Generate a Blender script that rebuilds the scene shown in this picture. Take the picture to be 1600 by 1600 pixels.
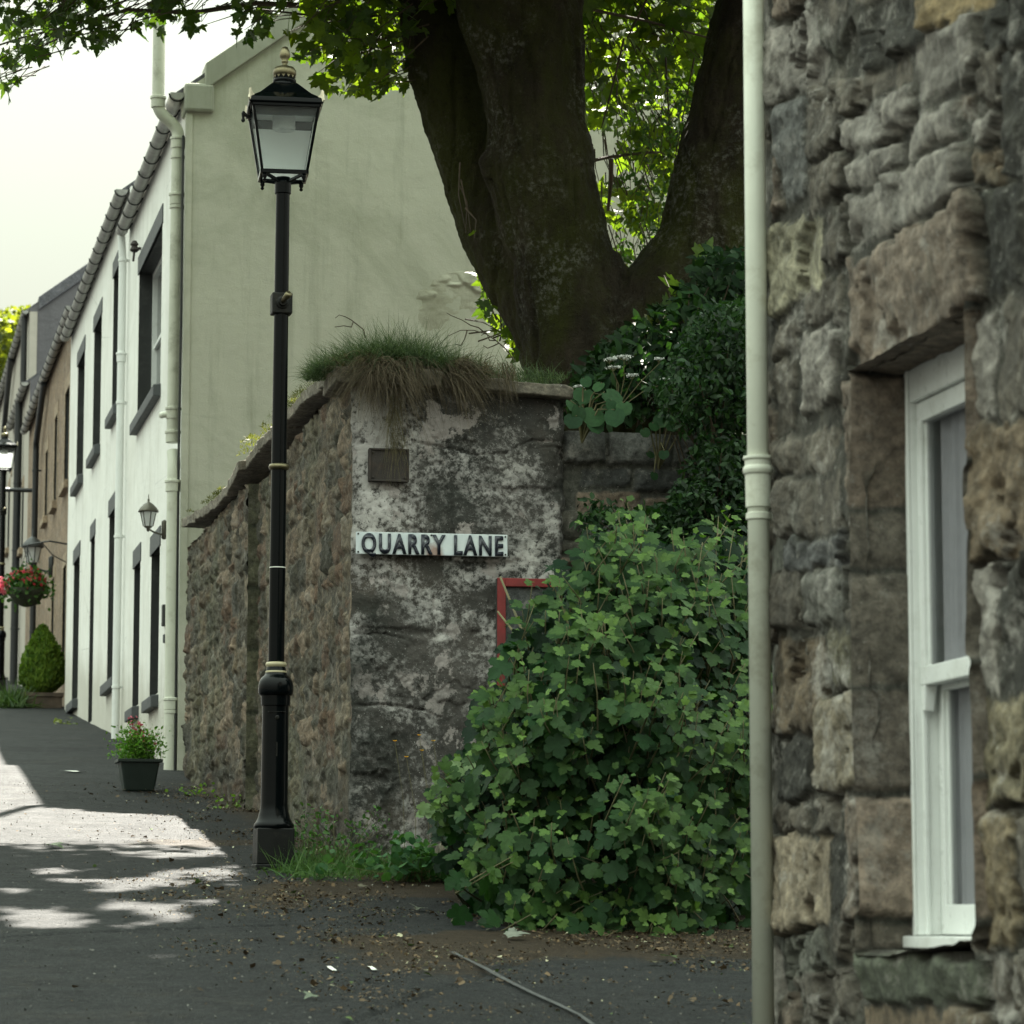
import bpy, math, random
import numpy as np
from mathutils import Vector, Matrix
random.seed(7); RNG = np.random.default_rng(7)
R = math.radians
S = bpy.context.scene
COL = S.collection
for o in list(bpy.data.objects): bpy.data.objects.remove(o)

# ---------------------------------------------------------------- camera, sky, sun, exposure
FPX = 5000.0                       # focal length in pixels of a 1600 px picture
PITCH = math.atan(640/FPX); YAW = math.atan(1050/math.hypot(FPX, 640))
EYE = Vector((0, 0, 1.44))
cd = bpy.data.cameras.new('camera'); cam = bpy.data.objects.new('camera', cd); COL.objects.link(cam)
cam.location = EYE; cam.rotation_euler = (R(90)+PITCH, 0, -YAW)
cd.sensor_width = 36; cd.lens = FPX/1600*36; cd.clip_end = 3000; cd.clip_start = .1
cd.dof.use_dof = True; cd.dof.focus_distance = 18.2; cd.dof.aperture_fstop = 7
S.camera = cam
SUN_AZ, SUN_EL = R(14), R(50)
SUNV = Vector((math.sin(SUN_AZ)*math.cos(SUN_EL), math.cos(SUN_AZ)*math.cos(SUN_EL), math.sin(SUN_EL)))
w = bpy.data.worlds.new("World"); S.world = w; w.use_nodes = True
wn = w.node_tree; wn.nodes.clear()
sky = wn.nodes.new('ShaderNodeTexSky'); sky.sky_type = 'NISHITA'; sky.sun_disc = False
sky.sun_elevation = SUN_EL; sky.sun_rotation = SUN_AZ; sky.air_density = 1.0; sky.dust_density = 2.5; sky.ozone_density = 1
hs = wn.nodes.new('ShaderNodeHueSaturation'); hs.inputs['Saturation'].default_value = .28
mt = wn.nodes.new('ShaderNodeMix'); mt.data_type = 'RGBA'; mt.blend_type = 'MULTIPLY'; mt.inputs[0].default_value = 1
mt.inputs[7].default_value = (1.0, 1.0, .95, 1)
bg = wn.nodes.new('ShaderNodeBackground'); bg.inputs[1].default_value = .05
wo = wn.nodes.new('ShaderNodeOutputWorld')
L = wn.links.new
hz = wn.nodes.new('ShaderNodeMix'); hz.data_type = 'RGBA'; hz.inputs[0].default_value = .985     # thin high cloud, brighter overhead than at the horizon
tc_ = wn.nodes.new('ShaderNodeTexCoord'); sx_ = wn.nodes.new('ShaderNodeSeparateXYZ'); mr_ = wn.nodes.new('ShaderNodeMapRange')
mr_.inputs[1].default_value = 0; mr_.inputs[2].default_value = 1; mr_.interpolation_type = 'SMOOTHSTEP'
cm_ = wn.nodes.new('ShaderNodeMix'); cm_.data_type = 'RGBA'; cm_.inputs[6].default_value = (1.8, 1.78, 1.5, 1); cm_.inputs[7].default_value = (10.8, 12.4, 11.4, 1)
wn.links.new(tc_.outputs['Generated'], sx_.inputs[0]); wn.links.new(sx_.outputs[2], mr_.inputs[0]); wn.links.new(mr_.outputs[0], cm_.inputs[0]); wn.links.new(cm_.outputs[2], hz.inputs[7])
L(sky.outputs[0], hs.inputs['Color']); L(hs.outputs[0], hz.inputs[6]); L(hz.outputs[2], mt.inputs[6]); L(mt.outputs[2], bg.inputs[0]); L(bg.outputs[0], wo.inputs[0])
sd = bpy.data.lights.new('sun', 'SUN'); so = bpy.data.objects.new('sun', sd); COL.objects.link(so)
sd.energy = 5.0; sd.angle = R(.5); sd.color = (1, .95, .84)
so.location = (6, 25, 30); so.rotation_euler = SUNV.to_track_quat('Z', 'Y').to_euler()
S.view_settings.view_transform = 'Standard'; S.view_settings.look = 'None'
S.view_settings.exposure = 2.7; S.view_settings.gamma = 1
S.render.engine = 'CYCLES'
S.cycles.max_bounces = 8; S.cycles.transparent_max_bounces = 12

# ---------------------------------------------------------------- survey: where a sight line meets a wall, the ground...
CR = cam.rotation_euler.to_matrix()
def ray(px, py): return CR @ Vector(((px-800)/FPX, (800-py)/FPX, -1))
def onX(px, py, X): d = ray(px, py); return EYE + d*(X/d.x)
def onY(px, py, Y): d = ray(px, py); return EYE + d*(Y/d.y)
GS = .0975
def gz(y): return GS*y
def onG(px, py): d = ray(px, py); t = -EYE.z/(d.z-GS*d.y); return EYE + d*t
CRi = np.array(CR.transposed())
def proj(P):
    P = np.atleast_2d(np.asarray(P, float))-np.array(EYE)
    q = P @ CRi.T
    return np.stack([800+FPX*q[:, 0]/-q[:, 2], 800-FPX*q[:, 1]/-q[:, 2]], 1)

# ---------------------------------------------------------------- helpers
def tag(o, label=None, cat=None, group=None, kind=None):
    if label: o['label'] = label
    if cat: o['category'] = cat
    if group: o['group'] = group
    if kind: o['kind'] = kind
    return o
def thing(name, label, cat, loc, group=None, rz=0):
    o = bpy.data.objects.new(name, None); COL.objects.link(o); o.location = loc; o.rotation_euler.z = rz
    o.empty_display_size = .1
    return tag(o, label, cat, group)
def origin(p):
    v = Vector((0, 0, 0))
    while p is not None: v += Vector(p.location); p = p.parent
    return v
def link(name, me, mat, parent=None, local=False, smooth=None):
    if isinstance(mat, (list, tuple)):
        for m in mat: me.materials.append(m)
    elif mat: me.materials.append(mat)
    if parent is not None and not local:
        v = origin(parent)
        if v.length > 0: me.transform(Matrix.Translation(-v))
    if smooth is not None: me.polygons.foreach_set('use_smooth', [smooth]*len(me.polygons))
    o = bpy.data.objects.new(name, me); COL.objects.link(o)
    if parent is not None: o.parent = parent
    me.update()
    return o
class MB:
    def __init__(s): s.v = []; s.f = []; s.m = []
    def add(s, vs, fs, mi=0):
        n = len(s.v); s.v += [tuple(q) for q in vs]; s.f += [tuple(n+i for i in f) for f in fs]; s.m += [mi]*len(fs); return s
    def hexa(s, p, mi=0):          # 8 points: bottom 4 ccw, top 4 ccw
        return s.add(p, [(3,2,1,0),(4,5,6,7),(0,1,5,4),(1,2,6,5),(2,3,7,6),(3,0,4,7)], mi)
    def box(s, x0, x1, y0, y1, z0, z1, mi=0):
        return s.hexa([(x0,y0,z0),(x1,y0,z0),(x1,y1,z0),(x0,y1,z0),(x0,y0,z1),(x1,y0,z1),(x1,y1,z1),(x0,y1,z1)], mi)
    def lathe(s, c, prof, n=24, axis=(0,0,1), mi=0, cap=True):
        ax = Vector(axis).normalized(); a = ax.orthogonal().normalized(); b = ax.cross(a); c = Vector(c)
        vs = []
        for r, h in prof:
            for i in range(n):
                t = 2*math.pi*i/n; vs.append(c+ax*h+(a*math.cos(t)+b*math.sin(t))*r)
        fs = []
        for j in range(len(prof)-1):
            for i in range(n): fs.append((j*n+i, j*n+(i+1)%n, (j+1)*n+(i+1)%n, (j+1)*n+i))
        if cap:
            fs.append(tuple(range(n-1, -1, -1))); fs.append(tuple((len(prof)-1)*n+i for i in range(n)))
        return s.add(vs, fs, mi)
    def tube(s, pts, rad, n=10, mi=0, cap=True):
        pts = [Vector(p) for p in pts]
        if not hasattr(rad, '__len__'): rad = [rad]*len(pts)
        vs = []; pa = None
        for i, p in enumerate(pts):
            d = (pts[min(i+1, len(pts)-1)]-pts[max(i-1, 0)])
            d = d.normalized() if d.length > 1e-9 else Vector((0, 0, 1))
            a = d.orthogonal() if pa is None else pa-d*pa.dot(d)
            if a.length < 1e-6: a = d.orthogonal()
            a.normalize(); pa = a; b = d.cross(a)
            for k in range(n):
                t = 2*math.pi*k/n; vs.append(p+(a*math.cos(t)+b*math.sin(t))*rad[i])
        fs = []
        for j in range(len(pts)-1):
            for k in range(n): fs.append((j*n+k, j*n+(k+1)%n, (j+1)*n+(k+1)%n, (j+1)*n+k))
        if cap: fs += [tuple(range(n-1, -1, -1)), tuple((len(pts)-1)*n+k for k in range(n))]
        return s.add(vs, fs, mi)
    def build(s, name, mat, parent=None, bevel=0, smooth=False, local=False, seg=2, auto=None):
        me = bpy.data.meshes.new(name); me.from_pydata(s.v, [], s.f)
        me.polygons.foreach_set('material_index', s.m)
        o = link(name, me, mat, parent, local, smooth)
        if bevel:
            b = o.modifiers.new('bevel', 'BEVEL'); b.width = bevel; b.segments = seg; b.limit_method = 'ANGLE'; b.angle_limit = R(35)
        return o
def smooth_auto(o, ang=35):
    me = o.data; me.polygons.foreach_set('use_smooth', [True]*len(me.polygons))
    me.set_sharp_from_angle(angle=R(ang)); return o

# noise in python (for real displaced geometry)
def _h(ix, iy, iz, seed):
    n = (ix*374761393 + iy*668265263 + iz*2147483647 % 4294967296 + seed*144665) & 0xffffffff
    n = ((n ^ (n >> 13))*1274126177) & 0xffffffff
    n = (n ^ (n >> 16))*2246822519 & 0xffffffff
    return ((n ^ (n >> 15)) & 0xffffff)/float(0xffffff)
def vn(x, y, z, seed=0):
    x = np.asarray(x, float); y = np.asarray(y, float)+0*x; z = np.asarray(z, float)+0*x
    xi = np.floor(x).astype(np.int64); yi = np.floor(y).astype(np.int64); zi = np.floor(z).astype(np.int64)
    fx, fy, fz = x-xi, y-yi, z-zi
    fx = fx*fx*(3-2*fx); fy = fy*fy*(3-2*fy); fz = fz*fz*(3-2*fz)
    def h(a, b, c): return _h(xi+a, (yi+b)*7+3, (zi+c)*13+5, seed)
    c00 = h(0,0,0)*(1-fx)+h(1,0,0)*fx; c10 = h(0,1,0)*(1-fx)+h(1,1,0)*fx
    c01 = h(0,0,1)*(1-fx)+h(1,0,1)*fx; c11 = h(0,1,1)*(1-fx)+h(1,1,1)*fx
    return ((c00*(1-fy)+c10*fy)*(1-fz)+(c01*(1-fy)+c11*fy)*fz)*2-1
def fbm(x, y, z, seed=0, o=4, g=.5):
    s = 0; a = 1; t = 0; f = 1
    for i in range(o): s = s+a*vn(x*f, y*f, z*f, seed+i*17); t += a; a *= g; f *= 2.03
    return s/t
def sst(e0, e1, x): t = np.clip((x-e0)/(e1-e0), 0, 1); return t*t*(3-2*t)

def grid(name, P, mat, parent=None, col=None, mask=None, smooth=True):
    """P: (nu,nv,3) points -> quad grid; mask (nu-1,nv-1) False = no face"""
    nu, nv = P.shape[:2]
    I = np.arange(nu*nv).reshape(nu, nv)
    q = np.stack([I[:-1, :-1], I[1:, :-1], I[1:, 1:], I[:-1, 1:]], -1)
    q = q[mask] if mask is not None else q.reshape(-1, 4)
    me = bpy.data.meshes.new(name)
    me.vertices.add(nu*nv); me.vertices.foreach_set('co', P.reshape(-1).astype(np.float32))
    me.loops.add(q.size); me.loops.foreach_set('vertex_index', q.reshape(-1).astype(np.int32))
    me.polygons.add(len(q)); me.polygons.foreach_set('loop_start', np.arange(0, q.size, 4, dtype=np.int32))
    me.update(calc_edges=True)
    if col is not None:
        a = me.color_attributes.new('Col', 'FLOAT_COLOR', 'POINT')
        c = np.ones((nu*nv, 4), np.float32); c[:, :3] = col.reshape(-1, 3); a.data.foreach_set('color', c.reshape(-1))
    me.validate()
    return link(name, me, mat, parent, smooth=smooth)

# leaf templates: outline points (x across, y along), closed fan round a centre
def leaf_template(pts, fold=.12, droop=.18, stalk=0.0):
    out = [(x, y) for x, y in pts]
    full = out+[(-x, y) for x, y in reversed(out) if abs(x) > 1e-6]
    c = (0, .42)
    V = [(c[0], c[1], 0)]+[(x, y, 0) for x, y in full]
    V = np.array([(x, y, fold*abs(x)-droop*(y*y)-.25*droop*(x*x)) for x, y, _ in V])
    n = len(full); F = np.array([(0, 1+(i+1) % n, 1+i) for i in range(n)])
    return V, F
SYC = leaf_template([(0,0),(.12,.02),(.30,-.06),(.34,.08),(.42,.12),(.34,.2),(.6,.32),(.52,.4),(.58,.58),(.42,.52),(.36,.6),(.2,.52),(.2,.7),(.13,.76),(.1,.88),(0,1.05)])
CUR = leaf_template([(0,.03),(.1,-.07),(.22,-.06),(.27,.03),(.35,.05),(.37,.14),(.33,.2),(.44,.24),(.5,.34),(.55,.36),(.52,.46),(.54,.54),(.42,.56),(.36,.6),(.24,.54),(.25,.64),(.3,.72),(.21,.78),(.2,.86),(.1,.88),(0,1.0)], fold=.12, droop=.24)
OVAL = leaf_template([(0,0),(.16,.15),(.25,.42),(.2,.7),(0,1)], fold=.2, droop=.2)
ROUND = leaf_template([(0,.1),(.2,-.05),(.45,.1),(.55,.4),(.42,.75),(0,.92)], fold=.08, droop=.12)
SIMPLE = leaf_template([(0,0),(.4,.2),(.5,.5),(.2,.65),(0,1)], fold=.1, droop=.2)
def leaves(name, T, pos, nrm, up, size, col, mat, parent=None):
    """pos,nrm,up: (n,3); up = direction from stalk to tip"""
    V, F = T; pos = np.asarray(pos, float); n = len(pos)
    if n == 0: return None
    nrm = np.asarray(nrm, float); up = np.asarray(up, float); size = np.asarray(size, float)
    up = up/np.linalg.norm(up, axis=1)[:, None]
    nrm = nrm-(nrm*up).sum(1)[:, None]*up; nl = np.linalg.norm(nrm, axis=1); nrm[nl < 1e-5] = (.3, .2, .9)
    nrm /= np.linalg.norm(nrm, axis=1)[:, None]
    sd_ = np.cross(up, nrm)
    W = RNG.uniform(.85, 1.1, n)
    P = pos[:, None, :]+size[:, None, None]*(V[None, :, 0:1]*W[:, None, None]*sd_[:, None, :]+V[None, :, 1:2]*up[:, None, :]+V[None, :, 2:3]*RNG.uniform(.3, 2.2, n)[:, None, None]*nrm[:, None, :])
    P = P.reshape(-1, 3); k = len(V)
    FF = (F[None]+np.arange(n)[:, None, None]*k).reshape(-1, 3)
    me = bpy.data.meshes.new(name)
    me.vertices.add(len(P)); me.vertices.foreach_set('co', P.reshape(-1).astype(np.float32))
    me.loops.add(FF.size); me.loops.foreach_set('vertex_index', FF.reshape(-1).astype(np.int32))
    me.polygons.add(len(FF)); me.polygons.foreach_set('loop_start', np.arange(0, FF.size, 3, dtype=np.int32))
    me.update(calc_edges=True)
    a = me.color_attributes.new('Col', 'FLOAT_COLOR', 'POINT')
    c = np.ones((n, k, 4), np.float32); c[:, :, :3] = np.asarray(col)[:, None, :]
    a.data.foreach_set('color', c.reshape(-1))
    return link(name, me, mat, parent, smooth=True)
def blades(name, base, dirn, length, width, droop, col, mat, parent=None, seg=4):
    base = np.asarray(base, float); n = len(base); dirn = np.asarray(dirn, float)
    dirn /= np.linalg.norm(dirn, axis=1)[:, None]
    side = np.cross(dirn, RNG.normal(size=(n, 3))); side /= np.linalg.norm(side, axis=1)[:, None]
    t = np.linspace(0, 1, seg+1)
    C = base[:, None]+dirn[:, None]*(t[None, :, None]*length[:, None, None]); C = C.copy()
    C[:, :, 2] -= droop[:, None]*length[:, None]*t[None]**2
    wv = width[:, None, None]*(1-t[None, :, None]*.9)
    A = C-side[:, None]*wv; B = C+side[:, None]*wv
    P = np.stack([A, B], 2).reshape(-1, 3)      # n,(seg+1),2
    q = np.array([(2*i, 2*i+1, 2*i+3, 2*i+2) for i in range(seg)])
    FF = (q[None]+np.arange(n)[:, None, None]*2*(seg+1)).reshape(-1, 4)
    me = bpy.data.meshes.new(name)
    me.vertices.add(len(P)); me.vertices.foreach_set('co', P.reshape(-1).astype(np.float32))
    me.loops.add(FF.size); me.loops.foreach_set('vertex_index', FF.reshape(-1).astype(np.int32))
    me.polygons.add(len(FF)); me.polygons.foreach_set('loop_start', np.arange(0, FF.size, 4, dtype=np.int32))
    me.update(calc_edges=True)
    a = me.color_attributes.new('Col', 'FLOAT_COLOR', 'POINT')
    c = np.ones((n, 2*(seg+1), 4), np.float32); c[:, :, :3] = np.asarray(col)[:, None, :]
    a.data.foreach_set('color', c.reshape(-1))
    return link(name, me, mat, parent, smooth=True)

# ---------------------------------------------------------------- materials
class NT:
    def __init__(s, name):
        s.m = bpy.data.materials.new(name); s.m.use_nodes = True; s.t = s.m.node_tree; s.t.nodes.clear()
        s.out = s.n('ShaderNodeOutputMaterial'); s.b = s.n('ShaderNodeBsdfPrincipled'); s.l(s.b.outputs[0], s.out.inputs[0])
    def n(s, k, **kw):
        x = s.t.nodes.new(k)
        for a, v in kw.items(): setattr(x, a, v)
        return x
    def l(s, a, b): s.t.links.new(a, b)
    def coord(s, scale=(1,1,1), obj=True):
        c = s.n('ShaderNodeNewGeometry'); mp = s.n('ShaderNodeMapping'); mp.inputs['Scale'].default_value = scale
        s.l(c.outputs['Position'], mp.inputs[0]); return mp.outputs[0]
    def noise(s, scale, detail=6, rough=.6, vec=None, dist=0):
        x = s.n('ShaderNodeTexNoise'); x.inputs['Scale'].default_value = scale; x.inputs['Detail'].default_value = detail
        x.inputs['Roughness'].default_value = rough; x.inputs['Distortion'].default_value = dist
        s.l(vec if vec is not None else s.coord(), x.inputs['Vector']); return x.outputs['Fac']
    def voro(s, scale, vec=None, feature='F1', out='Distance', rnd=1):
        x = s.n('ShaderNodeTexVoronoi'); x.feature = feature; x.inputs['Scale'].default_value = scale; x.inputs['Randomness'].default_value = rnd
        s.l(vec if vec is not None else s.coord(), x.inputs['Vector']); return x.outputs[out]
    def ramp(s, fac, stops, interp='LINEAR'):
        x = s.n('ShaderNodeValToRGB'); x.color_ramp.interpolation = interp; e = x.color_ramp.elements
        for i, (p, c) in enumerate(stops):
            if i < 2: el = e[i]; el.position = p
            else: el = e.new(p)
            el.color = (c, c, c, 1) if not hasattr(c, '__len__') else (*c, 1)
        s.l(fac, x.inputs[0]); return x.outputs[0]
    def mix(s, fac, a, b, mode='MIX'):
        x = s.n('ShaderNodeMix'); x.data_type = 'RGBA'; x.blend_type = mode
        for i, v in ((0, fac), (6, a), (7, b)):
            if hasattr(v, 'is_linked'): s.l(v, x.inputs[i])
            else: x.inputs[i].default_value = v if i == 0 else (*v, 1)
        return x.outputs[2]
    def math(s, op, a, b=0.0):
        x = s.n('ShaderNodeMath', operation=op)
        for i, v in enumerate((a, b)):
            if hasattr(v, 'is_linked'): s.l(v, x.inputs[i])
            else: x.inputs[i].default_value = v
        return x.outputs[0]
    def attr(s, name='Col'): x = s.n('ShaderNodeAttribute'); x.attribute_name = name; return x.outputs['Color']
    def bump(s, h, dist=.01, strength=1, prev=None):
        x = s.n('ShaderNodeBump'); x.inputs['Distance'].default_value = dist; x.inputs['Strength'].default_value = strength
        s.l(h, x.inputs['Height'])
        if prev is not None: s.l(prev, x.inputs['Normal'])
        return x.outputs[0]
    def fin(s, color=None, rough=.8, normal=None, metal=0, spec=None, coat=0):
        for k, v in (('Base Color', color), ('Roughness', rough), ('Normal', normal)):
            if v is None: continue
            if hasattr(v, 'is_linked'): s.l(v, s.b.inputs[k])
            else: s.b.inputs[k].default_value = (*v, 1) if hasattr(v, '__len__') else v
        s.b.inputs['Metallic'].default_value = metal
        if spec is not None: s.b.inputs['Specular IOR Level'].default_value = spec
        s.b.inputs['Coat Weight'].default_value = coat
        return s.m
def paint(name, c, rough=.35, var=.12, bump=.0006, scale=30, metal=0, dirt=None, coat=0):
    t = NT(name); n = t.noise(scale*.25, 7, .65); f = t.noise(scale*4, 4, .6)
    lo = tuple(v*(1-var) for v in c); hi = tuple(min(1, v*(1+var)) for v in c)
    col = t.ramp(n, [(.3, lo), (.7, hi)])
    if dirt:
        d = t.ramp(t.noise(5, 9, .75), [(.52, 0.0), (.72, .8)]); col = t.mix(d, col, dirt)
    r = t.ramp(t.noise(scale*.6, 5, .6), [(.3, max(0, rough-.07)), (.7, rough+.12)])
    return t.fin(col, r, t.bump(f, bump), metal=metal, coat=coat)

def asphalt():
    t = NT('worn asphalt'); v = t.coord()
    big = t.noise(.55, 6, .6, v); mid = t.noise(4, 6, .65, v); fine = t.noise(170, 3, .7, v); st = t.voro(120, v)
    c = t.ramp(big, [(.3, (.006, .0078, .009)), (.7, (.0145, .0168, .0185))])
    c = t.mix(t.ramp(mid, [(.45, 0.0), (.75, .6)]), c, (.009, .010, .011))
    c = t.mix(t.ramp(fine, [(.53, 0.0), (.74, .75)]), c, (.085, .083, .08))
    c = t.mix(t.ramp(t.noise(1.3, 10, .8, v), [(.56, 0.0), (.68, .45)]), c, (.05, .04, .026))
    c = t.mix(t.ramp(t.voro(95, v, 'F1', 'Color'), [(.62, 0.0), (.8, .55)]), c, (.055, .056, .055))
    c = t.mix(t.ramp(t.noise(22, 6, .8, v), [(.5, 0.0), (.68, .6)]), c, (.004, .005, .005))
    dirt = t.attr(); earth = t.ramp(t.noise(30, 8, .8, v), [(.3, (.012, .009, .006)), (.6, (.045, .032, .02)), (.75, (.12, .095, .06))])
    dm = t.ramp(t.math('ADD', t.n('ShaderNodeSeparateColor').outputs[0] if False else dirt, t.math('MULTIPLY', t.math('SUBTRACT', t.noise(7, 9, .8, v), .5), 1.3)), [(.42, 0.0), (.62, 1.0)])
    c = t.mix(dm, c, earth)
    # tar repairs and fine cracks
    ve = t.voro(.42, t.coord((1, .55, 1)), 'DISTANCE_TO_EDGE'); wob = t.math('ADD', ve, t.math('MULTIPLY', t.noise(9, 5, .7, v), .02))
    crack = t.math('MULTIPLY', t.ramp(wob, [(.008, 1.0), (.012, 0.0)]), t.ramp(t.noise(.8, 3, .6, v), [(.52, 0.0), (.6, .7)])); c = t.mix(crack, c, (.01, .011, .01))
    h = t.math('ADD', t.math('MULTIPLY', st, .6), t.math('MULTIPLY', fine, .8)); h = t.math('ADD', h, t.math('MULTIPLY', mid, 2.2))
    h = t.math('SUBTRACT', h, t.math('MULTIPLY', crack, 1.2))
    return t.fin(c, t.ramp(mid, [(.3, .66), (.7, .8)]), t.bump(h, .014, 1), spec=.15)
def render_wall(name, c, stain, amt=.5, rough=.9, gr=.003, gscale=150, streak=True, low=None):
    t = NT(name); v = t.coord()
    col = t.ramp(t.noise(.9, 8, .62, v), [(.3, tuple(x*.9 for x in c)), (.7, c)])
    s = t.ramp(t.noise(.7, 12, .7, v, .6), [(.47, 0.0), (.75, amt)]); col = t.mix(s, col, stain)
    if streak:
        s2 = t.ramp(t.noise(1.0, 8, .7, t.coord((5, 5, .35))), [(.52, 0.0), (.8, amt*.8)]); col = t.mix(s2, col, tuple(x*.75 for x in stain))
    sp = t.ramp(t.noise(28, 5, .75, v), [(.66, 0.0), (.74, .5)]); col = t.mix(sp, col, tuple(x*.6 for x in stain))
    cr = t.voro(.55, t.coord((1, 1, 1.2)), 'DISTANCE_TO_EDGE'); cr = t.math('ADD', cr, t.math('MULTIPLY', t.noise(7, 6, .75, v), .03))
    crk = t.math('MULTIPLY', t.ramp(cr, [(.0165, 1.0), (.0185, 0.0)]), t.ramp(t.noise(.5, 2, .5, v), [(.5, 0.0), (.6, .45)]))
    col = t.mix(crk, col, tuple(x*.35 for x in c))
    if low:     # grime splash near the foot of the wall
        z0, z1, cc = low
        se = t.n('ShaderNodeSeparateXYZ'); g = t.n('ShaderNodeNewGeometry'); t.l(g.outputs['Position'], se.inputs[0])
        hgt = t.math('SUBTRACT', se.outputs[2], t.math('MULTIPLY', se.outputs[1], GS))
        hgt = t.math('ADD', hgt, t.math('MULTIPLY', t.noise(2.5, 8, .7, v), -.9))
        f = t.n('ShaderNodeMapRange'); f.inputs[1].default_value = z1; f.inputs[2].default_value = z0; t.l(hgt, f.inputs[0])
        col = t.mix(t.math('MULTIPLY', f.outputs[0], .7), col, cc)
    h = t.math('ADD', t.noise(gscale, 4, .7, v), t.math('MULTIPLY', t.noise(6, 5, .6, v), 2.5))
    return t.fin(col, rough, t.bump(h, gr, 1))
def stone(name, tint=(1, 1, 1), attr=True, base=(.2, .18, .15), lich=.5, fine=.006, scale=1.0):
    t = NT(name); v = t.coord()
    c = t.attr() if attr else t.ramp(t.noise(2.2*scale, 6, .65, v), [(.3, tuple(x*.65 for x in base)), (.7, tuple(x*1.3 for x in base))])
    c = t.mix(1.0, c, tint, 'MULTIPLY')
    n1 = t.noise(14*scale, 8, .72, v); n2 = t.noise(60*scale, 5, .75, v)
    c = t.mix(1.0, c, t.ramp(n1, [(.28, .4), (.7, 1.55)]), 'MULTIPLY'); c = t.mix(1.0, c, t.ramp(t.noise(30*scale, 6, .75, v), [(.32, .5), (.5, 1.0), (.66, 1.6)]), 'MULTIPLY')
    c = t.mix(t.ramp(t.noise(5*scale, 9, .75, v), [(.54, 0.0), (.66, lich)]), c, (.38, .36, .325))
    c = t.mix(t.ramp(t.noise(4*scale, 9, .75, t.coord((1, 1, .8))), [(.55, 0.0), (.7, .55)]), c, (.045, .05, .034))
    c = t.mix(t.ramp(n2, [(.58, 0.0), (.68, .75)]), c, (.03, .03, .025)); c = t.mix(t.ramp(t.noise(42*scale, 6, .78, v), [(.6, 0.0), (.68, .6)]), c, (.36, .345, .31))
    h = t.math('ADD', t.math('MULTIPLY', n1, 2.5), n2)
    return t.fin(c, .92, t.bump(h, fine, 1))
def lichen_wall():
    t = NT('lichened grey masonry'); v = t.coord()
    base = t.ramp(t.noise(1.8, 7, .65, v), [(.3, (.018, .021, .019)), (.5, (.045, .042, .038)), (.7, (.09, .082, .075))])
    br = t.ramp(t.noise(1.1, 5, .6, v), [(.5, 0.0), (.7, .5)]); base = t.mix(br, base, (.095, .075, .058))
    n1 = t.noise(1.25, 13, .72, v, .4); n2 = t.noise(26, 8, .74, v); n3 = t.noise(110, 3, .6, v)
    patch = t.ramp(n1, [(.42, 0.0), (.56, 1.0)])
    spk = t.ramp(t.math('ADD', n2, t.math('MULTIPLY', t.math('SUBTRACT', n1, .5), 1.2)), [(.44, 0.0), (.56, .9)])
    lc = t.mix(t.noise(4, 4, .5, v), (.40, .38, .385), (.58, .56, .52))
    f = t.math('MULTIPLY', patch, spk)
    c = t.mix(f, base, lc)
    sol = t.ramp(t.noise(3.1, 10, .68, t.coord((1.3, 1, 1.1))), [(.57, 0.0), (.595, .85)]); c = t.mix(sol, c, (.36, .325, .31))
    c = t.mix(t.ramp(n3, [(.66, 0.0), (.7, .9)]), c, (.42, .42, .4))
    dk = t.ramp(t.noise(.95, 12, .7, v), [(.5, 0.0), (.62, .88)]); c = t.mix(dk, c, (.012, .0155, .012))
    pit = t.ramp(t.noise(55, 4, .7, v), [(.3, 1.0), (.38, 0.0)]); c = t.mix(pit, c, (.02, .022, .018))
    h = t.math('ADD', t.math('MULTIPLY', n1, 3), t.math('ADD', n2, t.math('MULTIPLY', f, .25)))
    return t.fin(c, .95, t.bump(h, .012, 1))
def bark():
    t = NT('mossy sycamore bark'); v = t.coord()
    c = t.ramp(t.noise(2.4, 8, .7, t.coord((1, 1, .6))), [(.3, (.012, .010, .006)), (.5, (.034, .027, .017)), (.7, (.072, .058, .04))])
    moss = t.ramp(t.noise(1.3, 9, .72, t.coord((1, 1, .5))), [(.42, 0.0), (.58, .85)]); c = t.mix(moss, c, (.045, .052, .008))
    n2 = t.noise(24, 8, .75, v); n3 = t.noise(75, 5, .7, v)
    lz = t.ramp(t.noise(1.9, 7, .7, v), [(.5, 0.0), (.62, 1.0)])
    c = t.mix(t.math('MULTIPLY', lz, t.ramp(n2, [(.5, 0.0), (.62, .8)])), c, (.2, .2, .17))
    c = t.mix(t.ramp(n3, [(.6, 0.0), (.7, .55)]), c, (.11, .11, .08))
    c = t.mix(t.ramp(n2, [(.3, .8), (.45, 0.0)]), c, (.012, .011, .007))
    h = t.math('ADD', t.math('MULTIPLY', n2, 2), n3); h = t.math('ADD', h, t.math('MULTIPLY', t.noise(9, 6, .7, t.coord((1.2, 1.2, .45))), 3))
    return t.fin(c, .95, t.bump(h, .03, 1), spec=.2)
def leafmat(name, trans=.4, rough=.5, tmul=(1.6, 1.9, .5), spec=.3):
    t = NT(name); c = t.attr(); n = t.noise(40, 4, .6)
    c2 = t.mix(1.0, c, t.ramp(n, [(.3, .8), (.7, 1.2)]), 'MULTIPLY')
    t.fin(c2, rough, t.bump(t.noise(90, 3, .5), .0015), spec=spec)
    tr = t.n('ShaderNodeBsdfTranslucent'); tc = t.mix(1.0, c2, tmul, 'MULTIPLY'); t.l(tc, tr.inputs[0])
    mx = t.n('ShaderNodeMixShader'); mx.inputs[0].default_value = trans
    t.l(t.b.outputs[0], mx.inputs[1]); t.l(tr.outputs[0], mx.inputs[2]); t.l(mx.outputs[0], t.out.inputs[0])
    return t.m
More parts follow.
